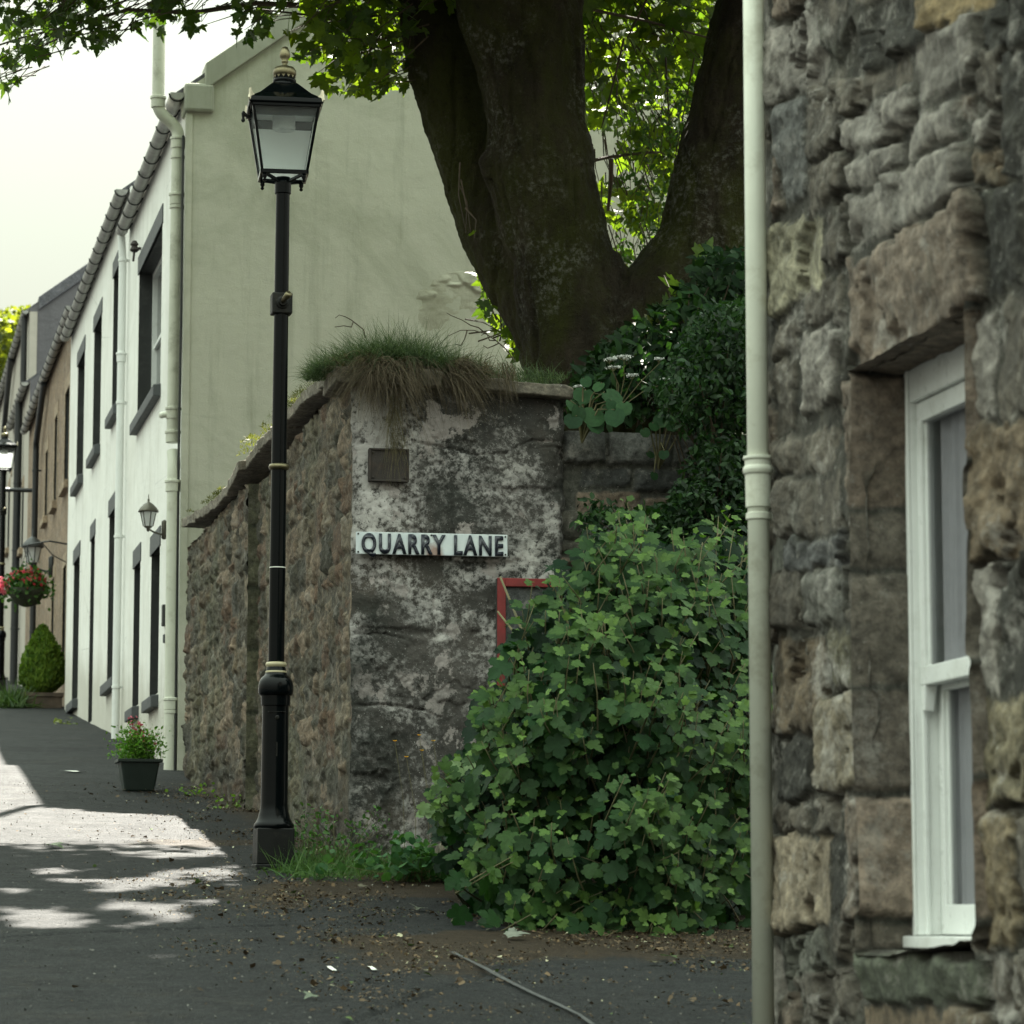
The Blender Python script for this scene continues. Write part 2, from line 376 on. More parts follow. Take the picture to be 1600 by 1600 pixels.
def glassmat(name, tint=(.9, .95, .92), op=.25, rough=.03):
    t = NT(name); t.fin((.02, .025, .025), rough, spec=.8)
    tr = t.n('ShaderNodeBsdfTransparent'); tr.inputs[0].default_value = (*tint, 1)
    mx = t.n('ShaderNodeMixShader'); fr = t.n('ShaderNodeLayerWeight'); fr.inputs[0].default_value = .5
    f = t.math('ADD', t.math('MULTIPLY', t.math('POWER', fr.outputs['Facing'], 4.0), .75), op); f.node.use_clamp = True
    t.l(f, mx.inputs[0]); t.l(tr.outputs[0], mx.inputs[1]); t.l(t.b.outputs[0], mx.inputs[2]); t.l(mx.outputs[0], t.out.inputs[0])
    return t.m
def simple(name, c, rough=.6, metal=0, **k):
    return paint(name, c, rough, metal=metal, **k)

def opal(name, clear=.5):
    t = NT(name); t.fin((.82, .83, .83), .25)
    tl = t.n('ShaderNodeBsdfTranslucent'); tl.inputs[0].default_value = (.95, .96, .96, 1)
    tr = t.n('ShaderNodeBsdfTransparent'); tr.inputs[0].default_value = (.93, .96, .95, 1)
    m1 = t.n('ShaderNodeMixShader'); m1.inputs[0].default_value = .6; t.l(t.b.outputs[0], m1.inputs[1]); t.l(tl.outputs[0], m1.inputs[2])
    m2 = t.n('ShaderNodeMixShader'); m2.inputs[0].default_value = clear; t.l(m1.outputs[0], m2.inputs[1]); t.l(tr.outputs[0], m2.inputs[2]); t.l(m2.outputs[0], t.out.inputs[0])
    return t.m
M = {}
M['asphalt'] = asphalt()
M['soil'] = stone('dark garden soil', attr=False, base=(.04, .03, .02), lich=0)
M['gable'] = render_wall('cream painted render on gable', (.50, .50, .42), (.25, .26, .19), .85, gr=.0035, gscale=90)
M['white'] = render_wall('white roughcast', (.80, .80, .76), (.50, .49, .43), .6, gr=.006, gscale=70, low=(.0, .5, (.42, .40, .34)))
M['creamharl'] = render_wall('old cream roughcast', (.42, .39, .34), (.25, .22, .19), .6, gr=.006, gscale=60)
M['greyharl'] = render_wall('dark grey harling', (.12, .115, .125), (.06, .06, .065), .5, gr=.01, gscale=45)
M['rubble'] = stone('rubble sandstone', attr=True, lich=.55)
M['rubblebrown'] = stone('weathered brown rubble', attr=True, lich=.35, fine=.01)
M['lichen'] = lichen_wall()
M['coping'] = stone('mossy coping stone', attr=False, base=(.16, .14, .11), lich=.4)
M['darkstone'] = stone('dark dressed whinstone', attr=False, base=(.055, .058, .058), lich=.4)
M['margin'] = stone('tan sandstone margin', attr=False, base=(.3, .23, .16), lich=.2, scale=2)
M['slate'] = stone('grey roof slate', attr=False, base=(.1, .1, .115), lich=.2, scale=2)
M['skew'] = render_wall('cement skew coping', (.33, .34, .28), (.16, .17, .12), .6, gr=.002)
M['blackpaint'] = paint('black painted margin', (.018, .02, .02), .5, dirt=(.05, .05, .05))
M['greypaint'] = paint('dark grey painted sill', (.06, .065, .07), .65, bump=.001)
M['pvc'] = paint('cream painted iron pipe', (.58, .60, .51), .38, var=.06, scale=12, dirt=(.34, .33, .25))
M['pvcdirty'] = paint('weathered cream pipe', (.5, .51, .43), .45, var=.15, scale=12, dirt=(.2, .19, .14))
M['pvcwhite'] = paint('white downpipe paint', (.7, .72, .7), .4, var=.04, scale=12)
M['blackpipe'] = paint('black iron pipe', (.012, .014, .016), .35, var=.2)
M['gutter'] = paint('grey iron gutter', (.26, .26, .24), .4, var=.5, scale=20, dirt=(.05, .05, .04))
M['gloss'] = paint('gloss black lamp paint', (.002, .003, .0035), .1, var=.2, bump=.0003, scale=20)
M['gloss'].node_tree.nodes['Principled BSDF'].inputs['Specular IOR Level'].default_value = .13
M['dullblack'] = paint('worn black plinth paint', (.006, .0065, .0062), .45, var=.35, bump=.0015, dirt=(.03, .027, .02))
M['dullblack'].node_tree.nodes['Principled BSDF'].inputs['Specular IOR Level'].default_value = .2
M['brass'] = paint('aged brass', (.17, .15, .09), .35, metal=.9, var=.3, dirt=(.16, .13, .08))
M['creamband'] = paint('cream gold banding', (.36, .32, .2), .4, var=.15, dirt=(.2, .17, .1))
M['silver'] = paint('worn gold leaf ornament', (.6, .55, .42), .35, metal=.6, var=.35, dirt=(.1, .09, .06))
M['frosted'] = opal('frosted lamp glass', .15); M['lampfront'] = opal('clear lamp glass', .93)
M['diffuser'] = paint('milky ribbed lamp diffuser', (.55, .55, .54), .25, var=.1)
M['reflector'] = paint('white enamel inside lantern', (.75, .76, .75), .35, var=.03)
M['darkglass'] = paint('dark window glass', (.012, .015, .016), .06, var=.1, bump=.0001)
M['upvc'] = paint('white window frame', (.78, .80, .78), .3, var=.03, bump=.0003, dirt=(.55, .56, .52))
M['glass'] = glassmat('window glass', (.87, .87, .88), .06)
M['curtain'] = paint('net curtain', (.68, .68, .7), .9, var=.1)
M['roomdark'] = paint('dark room wall', (.05, .05, .05), .9)
M['iron'] = paint('rusty iron plate', (.028, .022, .019), .75, var=.5, bump=.003, dirt=(.06, .035, .022))
M['red'] = paint('faded red paint', (.17, .016, .016), .6, var=.3, bump=.001, dirt=(.12, .02, .018))
M['bark'] = bark()
M['twig'] = paint('brown twig bark', (.06, .045, .028), .85, var=.4, bump=.002, scale=60)
M['twiggreen'] = paint('green brown stem', (.11, .1, .045), .7, var=.4, bump=.001, scale=60)
M['leafsyc'] = leafmat('sycamore leaf', .5, .5, (3.6, 3.1, .5))
M['leafdark'] = leafmat('shaded sycamore leaf', .28, .5, (2.4, 2.4, .5))  # darker, less translucent copy of the sycamore leaf, silhouette shade set into it
M['leafcur'] = leafmat('currant leaf', .25, .6, spec=.18)
M['leafivy'] = leafmat('hedge leaf', .3, .5)
M['grass'] = leafmat('grass blade', .3, .6, (1.3, 1.4, .6))
M['litter'] = leafmat('dry leaf litter', .1, .8, (1, 1, 1))
M['petal'] = leafmat('flower petal', .3, .6, (1, 1, 1))
M['pot'] = paint('dark green plastic pot', (.012, .022, .018), .45)
M['wood'] = paint('dark wooden planter', (.07, .05, .035), .8, var=.4)
M['mortar'] = stone('lime mortar', attr=False, base=(.09, .09, .075), lich=.2)
M['tape'] = paint('pale chalk mark', (.6, .6, .56), .8)
M['basket'] = paint('dark moss basket', (.03, .035, .02), .9, var=.4)
# ================================================================ GROUND
X0 = 2.90           # street frontage line (houses, boundary wall, stone cottage)
def make_ground():
    xs = np.concatenate([np.linspace(-400, -12, 14), np.arange(-10, -.5, .5), np.arange(-.4, 4.4, .022), np.arange(4.6, 12, .6), np.linspace(14, 400, 14)])
    ys = np.concatenate([np.linspace(-60, 6, 10), np.arange(7, 10.5, .1), np.arange(10.55, 30, .03), np.arange(30.2, 60, .5), np.linspace(62, 900, 26)])
    X, Y = np.meshgrid(xs, ys, indexing='ij')
    Z = GS*np.minimum(Y, 90)+.02*np.maximum(Y-90, 0)
    fine = ((Y > 7) & (Y < 60) & (abs(X) < 9))
    d = .010*fbm(X*.9, Y*.9, 0*X, 3, 3)+.0045*fbm(X*9, Y*9, 0*X, 5, 3)
    # sunken patch joins and a low ridge at an old kerb line
    for (a, b) in (((1.75, 11.2), (2.9, 13.4)), ((.2, 13.9), (2.0, 14.6))):
        ax, ay = a; bx, by = b; L2 = (bx-ax)**2+(by-ay)**2
        tt = np.clip(((X-ax)*(bx-ax)+(Y-ay)*(by-ay))/L2, 0, 1)
        dd = np.hypot(X-ax-tt*(bx-ax)+.03*vn(X*3, Y*3, 0*X), Y-ay-tt*(by-ay))
        d -= .018*np.exp(-(dd/.022)**2)
    d += .028*sst(31.9, 32.0, Y)*(X > .4)*(Y < 60)
    Z = Z+d*fine
    near = np.exp(-np.clip(X0-X-.05, 0, 9)/.33)*sst(27.5, 26, Y)*(Y > 16)*.95
    lane = sst(1.45, 2.5, X+.5*fbm(X*1.1, Y*1.1, X*0, 88, 4))*sst(11.6, 13.8, Y+.8*fbm(X, Y, X*0, 89, 3))*(Y < 20)
    lane = lane*(1-.8*sst(.1, .3, fbm(X*.8, Y*.6, X*0, 87, 3))*(X < 3.0))
    c = np.clip(np.maximum(near, lane)*.85, 0, 1)
    return grid('road', np.stack([X, Y, Z], -1), M['asphalt'], col=np.repeat(c[..., None], 3, -1))
tag(make_ground(), kind='structure')

# raised garden ground behind the walls
xs = np.linspace(X0+.3, 16, 60); ys = np.linspace(18.4, 27.1, 50)
GX, GY = np.meshgrid(xs, ys, indexing='ij')
GZ = 3.95+.35*fbm(GX*.6, GY*.6, 0*GX, 9, 4)+.25*np.exp(-((GX-4.2)**2+(GY-20.3)**2)/.8)
tag(grid('garden_ground', np.stack([GX, GY, GZ], -1), M['soil']), kind='structure')

# ================================================================ HEIGHTFIELD MASONRY
def poly_sdf(px, py, poly):
    d = np.full(px.shape, 1e9); s = np.ones(px.shape)
    n = len(poly)
    for i in range(n):
        ax, ay = poly[i]; bx, by = poly[(i+1) % n]
        ex, ey = bx-ax, by-ay; wx, wy = px-ax, py-ay
        t = np.clip((wx*ex+wy*ey)/(ex*ex+ey*ey+1e-12), 0, 1)
        d = np.minimum(d, (wx-ex*t)**2+(wy-ey*t)**2)
        c1 = py >= ay; c2 = py < by; c3 = ex*wy > ey*wx
        s = np.where((c1 & c2 & c3) | (~c1 & ~c2 & ~c3), -s, s)
    return s*np.sqrt(d)
def masonry(U, V, stones, seed, mortar=(.075, .072, .06), pal=None, rough=.012, depth=.035, rnd=.03, wob=.012):
    """U,V plan coordinates on the face; stones: list of (polygon, tint or None, lift)"""
    rg = np.random.default_rng(seed)
    best = np.full(U.shape, 9.0); H = np.zeros(U.shape); C = np.ones(U.shape+(3,))*np.array(mortar)
    wu = U+wob*fbm(U*11, V*11, U*0, seed, 3)+wob*.6*fbm(U*35, V*35, U*0, seed+1, 2)
    wv = V+wob*fbm(U*11, V*11, U*0+9, seed+2, 3)+wob*.6*fbm(U*35, V*35, U*0+9, seed+3, 2)
    nz = fbm(U*9, V*9, U*0, seed+4, 5, .6); nz2 = fbm(U*3.5, V*3.5, U*0, seed+5, 3)
    C *= (1+.35*nz)[..., None]
    H += -.004+rough*.6*nz
    for poly, tint, lift in stones:
        P = np.array(poly); lo = P.min(0)-.05; hi = P.max(0)+.05
        iu = np.where((U[:, 0] > lo[0]) & (U[:, 0] < hi[0]))[0]; iv = np.where((V[0] > lo[1]) & (V[0] < hi[1]))[0]
        if len(iu) == 0 or len(iv) == 0: continue
        sl = (slice(iu[0], iu[-1]+1), slice(iv[0], iv[-1]+1))
        d = poly_sdf(wu[sl], wv[sl], [tuple(p) for p in P])
        prof = sst(.004, -rnd, d); prof = prof*(.82+.18*sst(0, -rnd*4, d))
        t = np.array(tint if tint is not None else pal[rg.integers(len(pal))])*rg.uniform(.8, 1.2)
        gx, gy = rg.normal(0, .06, 2); c = P.mean(0)
        tilt = gx*(U[sl]-c[0])+gy*(V[sl]-c[1])
        amp = depth*rg.uniform(.4, 1.5)+lift*.4
        h = prof*(amp+tilt+rough*1.5*nz[sl]+rough*rg.uniform(-1, 1)*nz2[sl])
        ok = (d < .006) & (d < best[sl])
        H[sl] = np.where(ok, np.maximum(H[sl]*(1-prof)+h*1.0, H[sl]*.3), H[sl])
        k = sst(.004, -.012, d)[..., None]
        cc = t*(1+.25*nz2[sl]+.2*nz[sl])[..., None]
        C[sl] = np.where(ok[..., None], C[sl]*(1-k)+cc*k, C[sl])
        best[sl] = np.minimum(best[sl], d)
    return H, np.clip(C, .004, .8)
def random_courses(u0, u1, v0, v1, rg, hmin=.12, hmax=.3, amin=.9, amax=2.4, avoid=None, gap=.012, slope=0.0):
    out = []; v = v0
    while v < v1:
        h = rg.uniform(hmin, hmax); u = u0-rg.uniform(0, .3)
        while u < u1:
            wd = h*rg.uniform(amin, amax)
            parts = 1 if rg.random() > .3 else 2
            for k in range(parts):
                a, b = u+gap, u+wd-gap; c = v+h*k/parts+gap; d = v+h*(k+1)/parts-gap
                j = lambda: rg.uniform(-.018, .018)
                s = slope
                P = [(a+j(), c+j()+s*(a-u0)), ((a+b)/2, c+j()+s*((a+b)/2-u0)), (b+j(), c+j()+s*(b-u0)), (b+j(), d+j()+s*(b-u0)), ((a+b)/2+j(), d+j()+s*((a+b)/2-u0)), (a+j(), d+j()+s*(a-u0))]
                if avoid is None or not avoid(P): out.append((P, None, 0))
            u += wd
        v += h
    return out

# ================================================================ STONE COTTAGE (right, close)
M['cottagestone'] = stone('cottage rubble', tint=(.8, .8, .79), attr=True, lich=.75, scale=.8)
def cottage():
    root = thing('stone_cottage', 'blurred rubble stone cottage close by on the right with a white sash window', 'house', (X0, 9.9, gz(9.9)))
    P = lambda x, y: (lambda p: (p.y, p.z))(onX(x, y, X0))
    gr, br, pk, dk, lt = (.11, .096, .078), (.135, .102, .068), (.175, .138, .108), (.034, .032, .026), (.25, .23, .205)
    Q = [([(1206,50),(1245,25),(1280,10),(1283,110),(1260,140),(1210,160)],lt,.01),([(1262,0),(1325,0),(1290,70),(1283,60)],gr,0),([(1206,-60),(1258,-70),(1258,5),(1206,35)],pk,0),
    ([(1335,20),(1440,-20),(1440,70),(1345,115)],dk,.0),([(1265,-90),(1330,-110),(1330,-10),(1265,-8)],br,0),([(1337,-130),(1440,-160),(1438,-32),(1337,10)],gr,0),([(1425,75),(1530,20),(1530,125),(1485,150),(1440,165)],lt,.015),
    ([(1318,118),(1340,122),(1420,88),(1420,118),(1322,180)],gr,0),([(1313,190),(1425,125),(1425,190),(1322,245)],lt,.01),([(1330,255),(1400,215),(1402,262),(1335,300)],lt,.015),([(1403,210),(1495,155),(1497,212),(1406,258)],lt,.015),
    ([(1333,312),(1400,275),(1400,352),(1335,385)],lt,.015),([(1404,270),(1512,215),(1512,305),(1406,345)],lt,.02),
    ([(1328,410),(1440,352),(1540,302),(1545,470),(1510,493),(1425,538),(1347,582),(1328,575)],pk,.02),
    ([(1206,350),(1285,335),(1292,440),(1206,500)],(.26,.24,.17),0),([(1262,130),(1310,100),(1315,220),(1270,260)],gr,0),([(1215,165),(1260,150),(1262,300),(1228,320)],(.12,.12,.115),0),
    ([(1206,165),(1216,172),(1224,325),(1206,345)],pk,0),([(1264,268),(1318,235),(1322,300),(1266,335)],gr,0),([(1290,340),(1325,312),(1325,405),(1295,425)],gr,0),
    ([(1518,190),(1565,180),(1567,215),(1520,222)],lt,0),([(1518,235),(1565,222),(1567,290),(1520,300)],br,0),([(1535,90),(1568,75),(1568,172),(1535,178)],gr,0),([(1545,305),(1600,290),(1600,440),(1550,462)],dk,0),
    ([(1445,-50),(1535,-90),(1535,10),(1450,60)],(.2,.15,.08),0),([(1540,-60),(1660,-90),(1660,60),(1540,85)],dk,0),([(1573,90),(1660,60),(1660,280),(1573,285)],dk,0),([(1445,-200),(1600,-240),(1600,-90),(1448,-60)],gr,0),
    ([(1217,508),(1251,500),(1248,550),(1219,560)],gr,0),([(1255,525),(1312,508),(1308,632),(1262,648)],lt,.01),([(1213,570),(1247,560),(1248,675),(1217,685)],gr,0),([(1255,450),(1320,425),(1322,498),(1258,512)],gr,0),([(1213,692),(1311,670),(1300,735),(1217,740)],gr,.01),
    ([(1322,592),(1347,588),(1349,795),(1322,795)],pk,.02),([(1326,802),(1349,802),(1349,888),(1330,890)],lt,.01),([(1330,897),(1349,895),(1349,1070),(1335,1072)],gr,0),([(1285,1085),(1349,1078),(1349,1235),(1275,1237)],(.26,.22,.16),.02),
    ([(1318,1250),(1349,1250),(1349,1440),(1325,1442)],pk,.015),([(1350,1484),(1450,1488),(1540,1495),(1545,1570),(1360,1570)],(.1,.11,.08),.035),([(1225,748),(1315,745),(1310,825),(1225,838)],gr,.01),([(1235,845),(1312,832),(1312,885),(1236,890)],(.1,.1,.1),0),
    ([(1214,895),(1255,885),(1255,985),(1214,985)],gr,0),([(1260,892),(1325,890),(1325,975),(1265,980)],(.13,.125,.11),0),([(1210,1000),(1290,995),(1290,1140),(1210,1150)],br,.01),([(1295,985),(1330,980),(1332,1068),(1297,1072)],(.1,.09,.06),0),
    ([(1215,1160),(1270,1150),(1270,1250),(1215,1255)],dk,0),([(1213,1312),(1295,1305),(1295,1440),(1220,1460)],(.2,.165,.12),.01),([(1275,1245),(1312,1248),(1315,1300),(1278,1300)],gr,0),([(1215,1262),(1268,1260),(1270,1302),(1215,1304)],gr,0),
    ([(1300,1310),(1320,1300),(1322,1400),(1300,1420)],dk,0),([(1215,1470),(1290,1450),(1300,1520),(1215,1540)],(.12,.12,.1),0),([(1300,1440),(1345,1450),(1347,1500),(1305,1500)],gr,0),([(1245,1530),(1320,1512),(1348,1580),(1250,1620)],gr,0),
    ([(1512,492),(1560,480),(1560,655),(1513,660)],lt,.02),([(1514,664),(1605,655),(1605,865),(1517,880)],br,.02),([(1517,887),(1560,882),(1560,1083),(1517,1085)],lt,.01),([(1564,875),(1610,868),(1610,1080),(1564,1085)],dk,0),
    ([(1517,1092),(1605,1088),(1605,1262),(1517,1270)],(.2,.17,.11),.01),([(1520,1275),(1585,1270),(1590,1470),(1522,1480)],(.19,.15,.095),.01),([(1588,1270),(1640,1265),(1640,1470),(1592,1475)],gr,0),([(1548,1490),(1640,1480),(1640,1600),(1550,1600)],gr,0),
    ([(1350,1578),(1540,1578),(1545,1660),(1355,1660)],br,0),([(1565,470),(1640,450),(1640,650),(1565,655)],gr,0),([(1215,1550),(1240,1550),(1245,1640),(1215,1640)],pk,0)]
    ST = [([P(*q) for q in poly], t, l) for poly, t, l in Q]
    # window opening on the facade plane
    yfar, ztop = P(1349, 584); ynear, ztop2 = P(1529, 488); _, zbot = P(1350, 1483)
    ztop = (ztop+ztop2)/2
    a = P(1202, 800)[0]; vis = P(1640, 800)[0]
    vlo, vhi = P(1202, 1600)[1]-.05, P(1202, 0)[1]+.05
    cen = [np.array(p).mean(0) for p, _, _ in ST]
    def inwin(p): c = np.array(p).mean(0); return ynear-.0 < c[0] < yfar+.0 and zbot-.03 < c[1] < ztop+.03
    def avoid(p):
        p = np.array(p); c = p.mean(0)
        if inwin(p): return True
        if c[0] > vis-.05 and c[0] < a and vlo < c[1] < vhi:
            for poly, _, _ in ST:
                q = np.array(poly)
                if poly_sdf(np.array([c[0]]), np.array([c[1]]), [tuple(x) for x in q])[0] < .035: return True
                if (poly_sdf(p[:, 0], p[:, 1], [tuple(x) for x in q]) < -.015).any(): return True
        return False
    rg = np.random.default_rng(11)
    YN, YF = 5.4, a+.10
    ZB, ZT = gz(5.4)-.2, 6.2
    rnds = random_courses(YN-.1, YF+.1, ZB, ZT, rg, .09, .24, .7, 1.8, avoid)
    us = np.unique(np.round(np.concatenate([np.arange(YN, ynear, .02), np.arange(vis, ynear, .008), [ynear, yfar], np.arange(ynear+.02, yfar, .04), np.arange(yfar, YF, .007)]), 4))
    vs = np.unique(np.round(np.concatenate([np.arange(ZB, vlo, .03), np.arange(vlo, zbot, .009), [zbot, ztop], np.arange(zbot, ztop, .009), np.arange(ztop, vhi, .009), np.arange(vhi, ZT, .03)]), 4))
    U, V = np.meshgrid(us, vs, indexing='ij')
    H, C = masonry(U, V, rnds+ST, 5, mortar=(.05, .046, .036), pal=[gr, br, pk, dk, lt, gr], depth=.010, rnd=.009, rough=.022, wob=.03)
    H = H-.03*sst(.0, .25, fbm(U*4, V*4, U*0, 99, 4))*(H < .006)
    edge = np.minimum(abs(U-ynear), abs(U-yfar))*((V > zbot-.02) & (V < ztop+.02))+9*((V <= zbot-.02) | (V >= ztop+.02))
    Pt = np.stack([X0-H, U, V], -1)
    cu = (us[:-1]+us[1:])/2; cv = (vs[:-1]+vs[1:])/2
    mk = ~(((cu > ynear) & (cu < yfar))[:, None] & ((cv > zbot) & (cv < ztop))[None])
    grid('wall', Pt, M['cottagestone'], root, C, mk)
    # reveal of the far jamb (faces the camera), soffit, near jamb, sill bed
    def rev(name, us2, vs2, fn, stones, seed, pal=(pk, gr, br)):
        U2, V2 = np.meshgrid(us2, vs2, indexing='ij')
        H2, C2 = masonry(U2, V2, stones, seed, pal=list(pal), depth=.02, rnd=.02, rough=.008, mortar=(.05, .05, .042))
        grid(name, fn(U2, V2, H2), M['rubble'], root, C2)
    ws = np.arange(-.045, .205, .008); vv = np.arange(zbot-.02, ztop+.03, .01)
    js = []
    zz = [P(1350, y)[1] for y in (1486, 1440, 1240, 1075, 892, 797, 580)]
    tn = [gr, pk, (.13,.11,.09), gr, gr, pk]
    for i in range(6): js.append(([(-.1, zz[i]+.006), (.4, zz[i]+.006), (.4, zz[i+1]-.006), (-.1, zz[i+1]-.006)], tn[i], .0))
    rev('jamb', ws, vv, lambda u, v, h: np.stack([X0+u, yfar-h+.012, v], -1), js, 21)
    rev('jamb', ws, vv, lambda u, v, h: np.stack([X0+u, ynear+h-.012, v], -1), js, 22)
    yy = np.arange(ynear-.02, yfar+.03, .01)
    rev('lintel_soffit', ws, yy, lambda u, v, h: np.stack([X0+u, v, ztop-h+.012], -1), [([(-.1, ynear-.1), (.4, ynear-.1), (.4, yfar+.1), (-.1, yfar+.1)], pk, 0)], 23)
    rev('sill', ws, yy, lambda u, v, h: np.stack([X0+u, v, zbot+h-.014], -1), [([(-.1, ynear-.1), (.4, ynear-.1), (.4, yfar+.1), (-.1, yfar+.1)], gr, .0)], 24)
    # body of the house behind the facade skin: gables, back wall, roof
    b = MB(); xb = X0+6.2
    b.hexa([(X0+.36, YN, ZB), (xb, YN, ZB), (xb, YN+.4, ZB), (X0+.36, YN+.4, ZB), (X0+.36, YN, ZT), (xb, YN, ZT), (xb, YN+.4, ZT), (X0+.36, YN+.4, ZT)])
    b.box(xb-.4, xb, YN+.4, YF-.4, ZB, ZT)
    b.box(X0+.03, xb, YF-.40, YF-.012, ZB, ZT)
    b.add([(X0, YN, ZT), (xb, YN, ZT), ((X0+xb)/2, YN, ZT+2.4), (X0, YF-.01, ZT), (xb, YF-.01, ZT), ((X0+xb)/2, YF-.01, ZT+2.4)], [(0, 1, 2), (5, 4, 3)])
    b.build('gable', M['mortar'], root)
    r = MB(); mx = (X0+xb)/2
    for s, xe in ((0, X0-.15), (1, xb+.15)):
        r.hexa([(xe, YN-.1, ZT-.1), (mx, YN-.1, ZT+2.42), (mx, YF+.06, ZT+2.42), (xe, YF+.06, ZT-.1), (xe, YN-.1, ZT+.0), (mx, YN-.1, ZT+2.52), (mx, YF+.06, ZT+2.52), (xe, YF+.06, ZT+.0)])
    r.build('roof', M['slate'], root)
    rb = MB(); rb.box(X0+1.3, X0+1.35, ynear-1, YF-.5, zbot-.8, ztop+.8); rb.box(X0+.35, X0+1.3, yfar+.6, yfar+.62, zbot-.8, ztop+.8); rb.box(X0+.35, X0+1.3, ynear-1, ynear-.98, zbot-.8, ztop+.8)
    rb.build('room_wall', M['roomdark'], root)
    # ---- sash window
    win = MB()
    fx = X0+.125                                  # face of the frame
    T = .05
    y0, y1, z0, z1 = ynear-.02, yfar+.005, zbot, ztop+.01
    for (a0, a1, c0, c1) in ((y0, y0+T, z0+.04, z1), (y1-T, y1, z0+.04, z1), (y0+T, y1-T, z1-.10, z1)):
        win.box(fx, fx+.15, a0, a1, c0, c1)
    win.box(fx-.03, fx+.15, y0-.0, y1+.0, z0+.004, z0+.038)
    # staff bead
    for a0 in (y0+T, y1-T-.014): win.box(fx+.022, fx+.036, a0, a0+.014, z0+.04, z1-.10)
    for a0 in (y0+.022, y1-.05): win.box(fx-.008, fx-.001, a0, a0+.02, z0+.04, z1-.001)
    wf = win.build('window', M['upvc'], root, bevel=.006)
    zm = P(1470, 1035)[1]-.02
    def sash(nm, xx, c0, c1, rail_b, rail_t, horn):
        s = MB(); st = .038; a0, a1 = y0+T+.004, y1-T-.004
        s.box(xx, xx+.04, a0, a0+st, c0, c1); s.box(xx, xx+.04, a1-st, a1, c0, c1)
        s.box(xx, xx+.04, a0+st, a1-st, c0, c0+rail_b); s.box(xx, xx+.04, a0+st, a1-st, c1-rail_t, c1)
        # glazing bead step
        for q in ((a0+st, a0+st+.012, c0+rail_b, c1-rail_t), (a1-st-.012, a1-st, c0+rail_b, c1-rail_t)): s.box(xx+.012, xx+.03, *q)
        if horn:
            for q in (a0, a1-st): s.hexa([(xx, q+.006, c0-.075), (xx+.03, q+.006, c0-.075), (xx+.03, q+.028, c0-.075), (xx, q+.028, c0-.075), (xx, q, c0), (xx+.04, q, c0), (xx+.04, q+.038, c0), (xx, q+.038, c0)])
        o = s.build(nm, M['upvc'], wf, bevel=.004)
        g = MB(); g.box(xx+.018, xx+.022, a0+st-.005, a1-st+.005, c0+rail_b-.005, c1-rail_t+.005)
        g.build('pane', M['glass'], wf)
    sash('upper_sash', fx+.018, zm, z1-.102, .055, .06, True)
    sash('lower_sash', fx+.07, z0+.042, zm+.03, .085, .045, False)
    def drape(xx, c0, c1):
        cy = np.linspace(y0+T+.045, y1-T-.045, 240); cz = np.linspace(c0, c1, 6); A, B = np.meshgrid(cy, cz, indexing='ij')
        grid('curtain', np.stack([xx+.009*np.sin(A*95+1.8*np.sin(A*17))+.003*np.sin(A*260), A, B], -1), M['curtain'], root)
    drape(fx+.074, zm+.06, z1-.15); drape(fx+.126, z0+.12, zm)
    # inner curtain
    cy = np.linspace(y0, y1+.52, 420); cz = np.linspace(z0+.1, z1-.1, 8)
    CU, CV = np.meshgrid(cy, cz, indexing='ij')
    CX = fx+.135+.022*np.sin(CU*105+1.4*np.sin(CU*17))+.008*np.sin(CU*230)
    mkc = None
    grid('curtain', np.stack([CX, CU, CV], -1), M['curtain'], root, mask=mkc)
    # ---- downpipe on the corner
    pp = MB(); pc = onX(1179, 800, X0-.075); yP = pc.y; xP = X0-.062; rp = .0345
    lean = [(xP, yP, gz(yP)-.02), (xP, yP, ZT+.0)]
    pp.tube(lean, rp, 28)
    pp.build('downpipe', M['pvc'], root, smooth=True)
    dp = [c for c in root.children if c.name.startswith('downpipe')][0]
    zc = onX(1183, 755, X0-.075).z
    cl = MB(); cl.lathe((xP, yP, zc-.075), [(rp+.001, 0), (rp+.006, .002), (rp+.007, .105), (rp+.013, .112), (rp+.015, .122), (rp+.013, .13), (rp+.008, .136), (rp+.008, .152), (rp+.014, .157), (rp+.013, .166), (rp, .168)], 28)
    cl.lathe((xP, yP, zc-.115), [(rp, 0), (rp+.006, .003), (rp+.006, .022), (rp, .025)], 28)
    cl.box(xP-.03, X0+.03, yP-.012, yP+.012, zc-.114, zc-.091)
    cl.build('pipe_socket', M['pvc'], dp, smooth=False, bevel=.001)
    for dz in (-3.0+.9, 1.83):
        c2 = MB(); c2.lathe((xP, yP, zc+dz), [(rp, 0), (rp+.008, .004), (rp+.008, .03), (rp, .034)], 28); c2.build('pipe_clip', M['pvc'], dp)
    # cobble of lime at the corner (return of the gable)
    return root
COT = cottage()

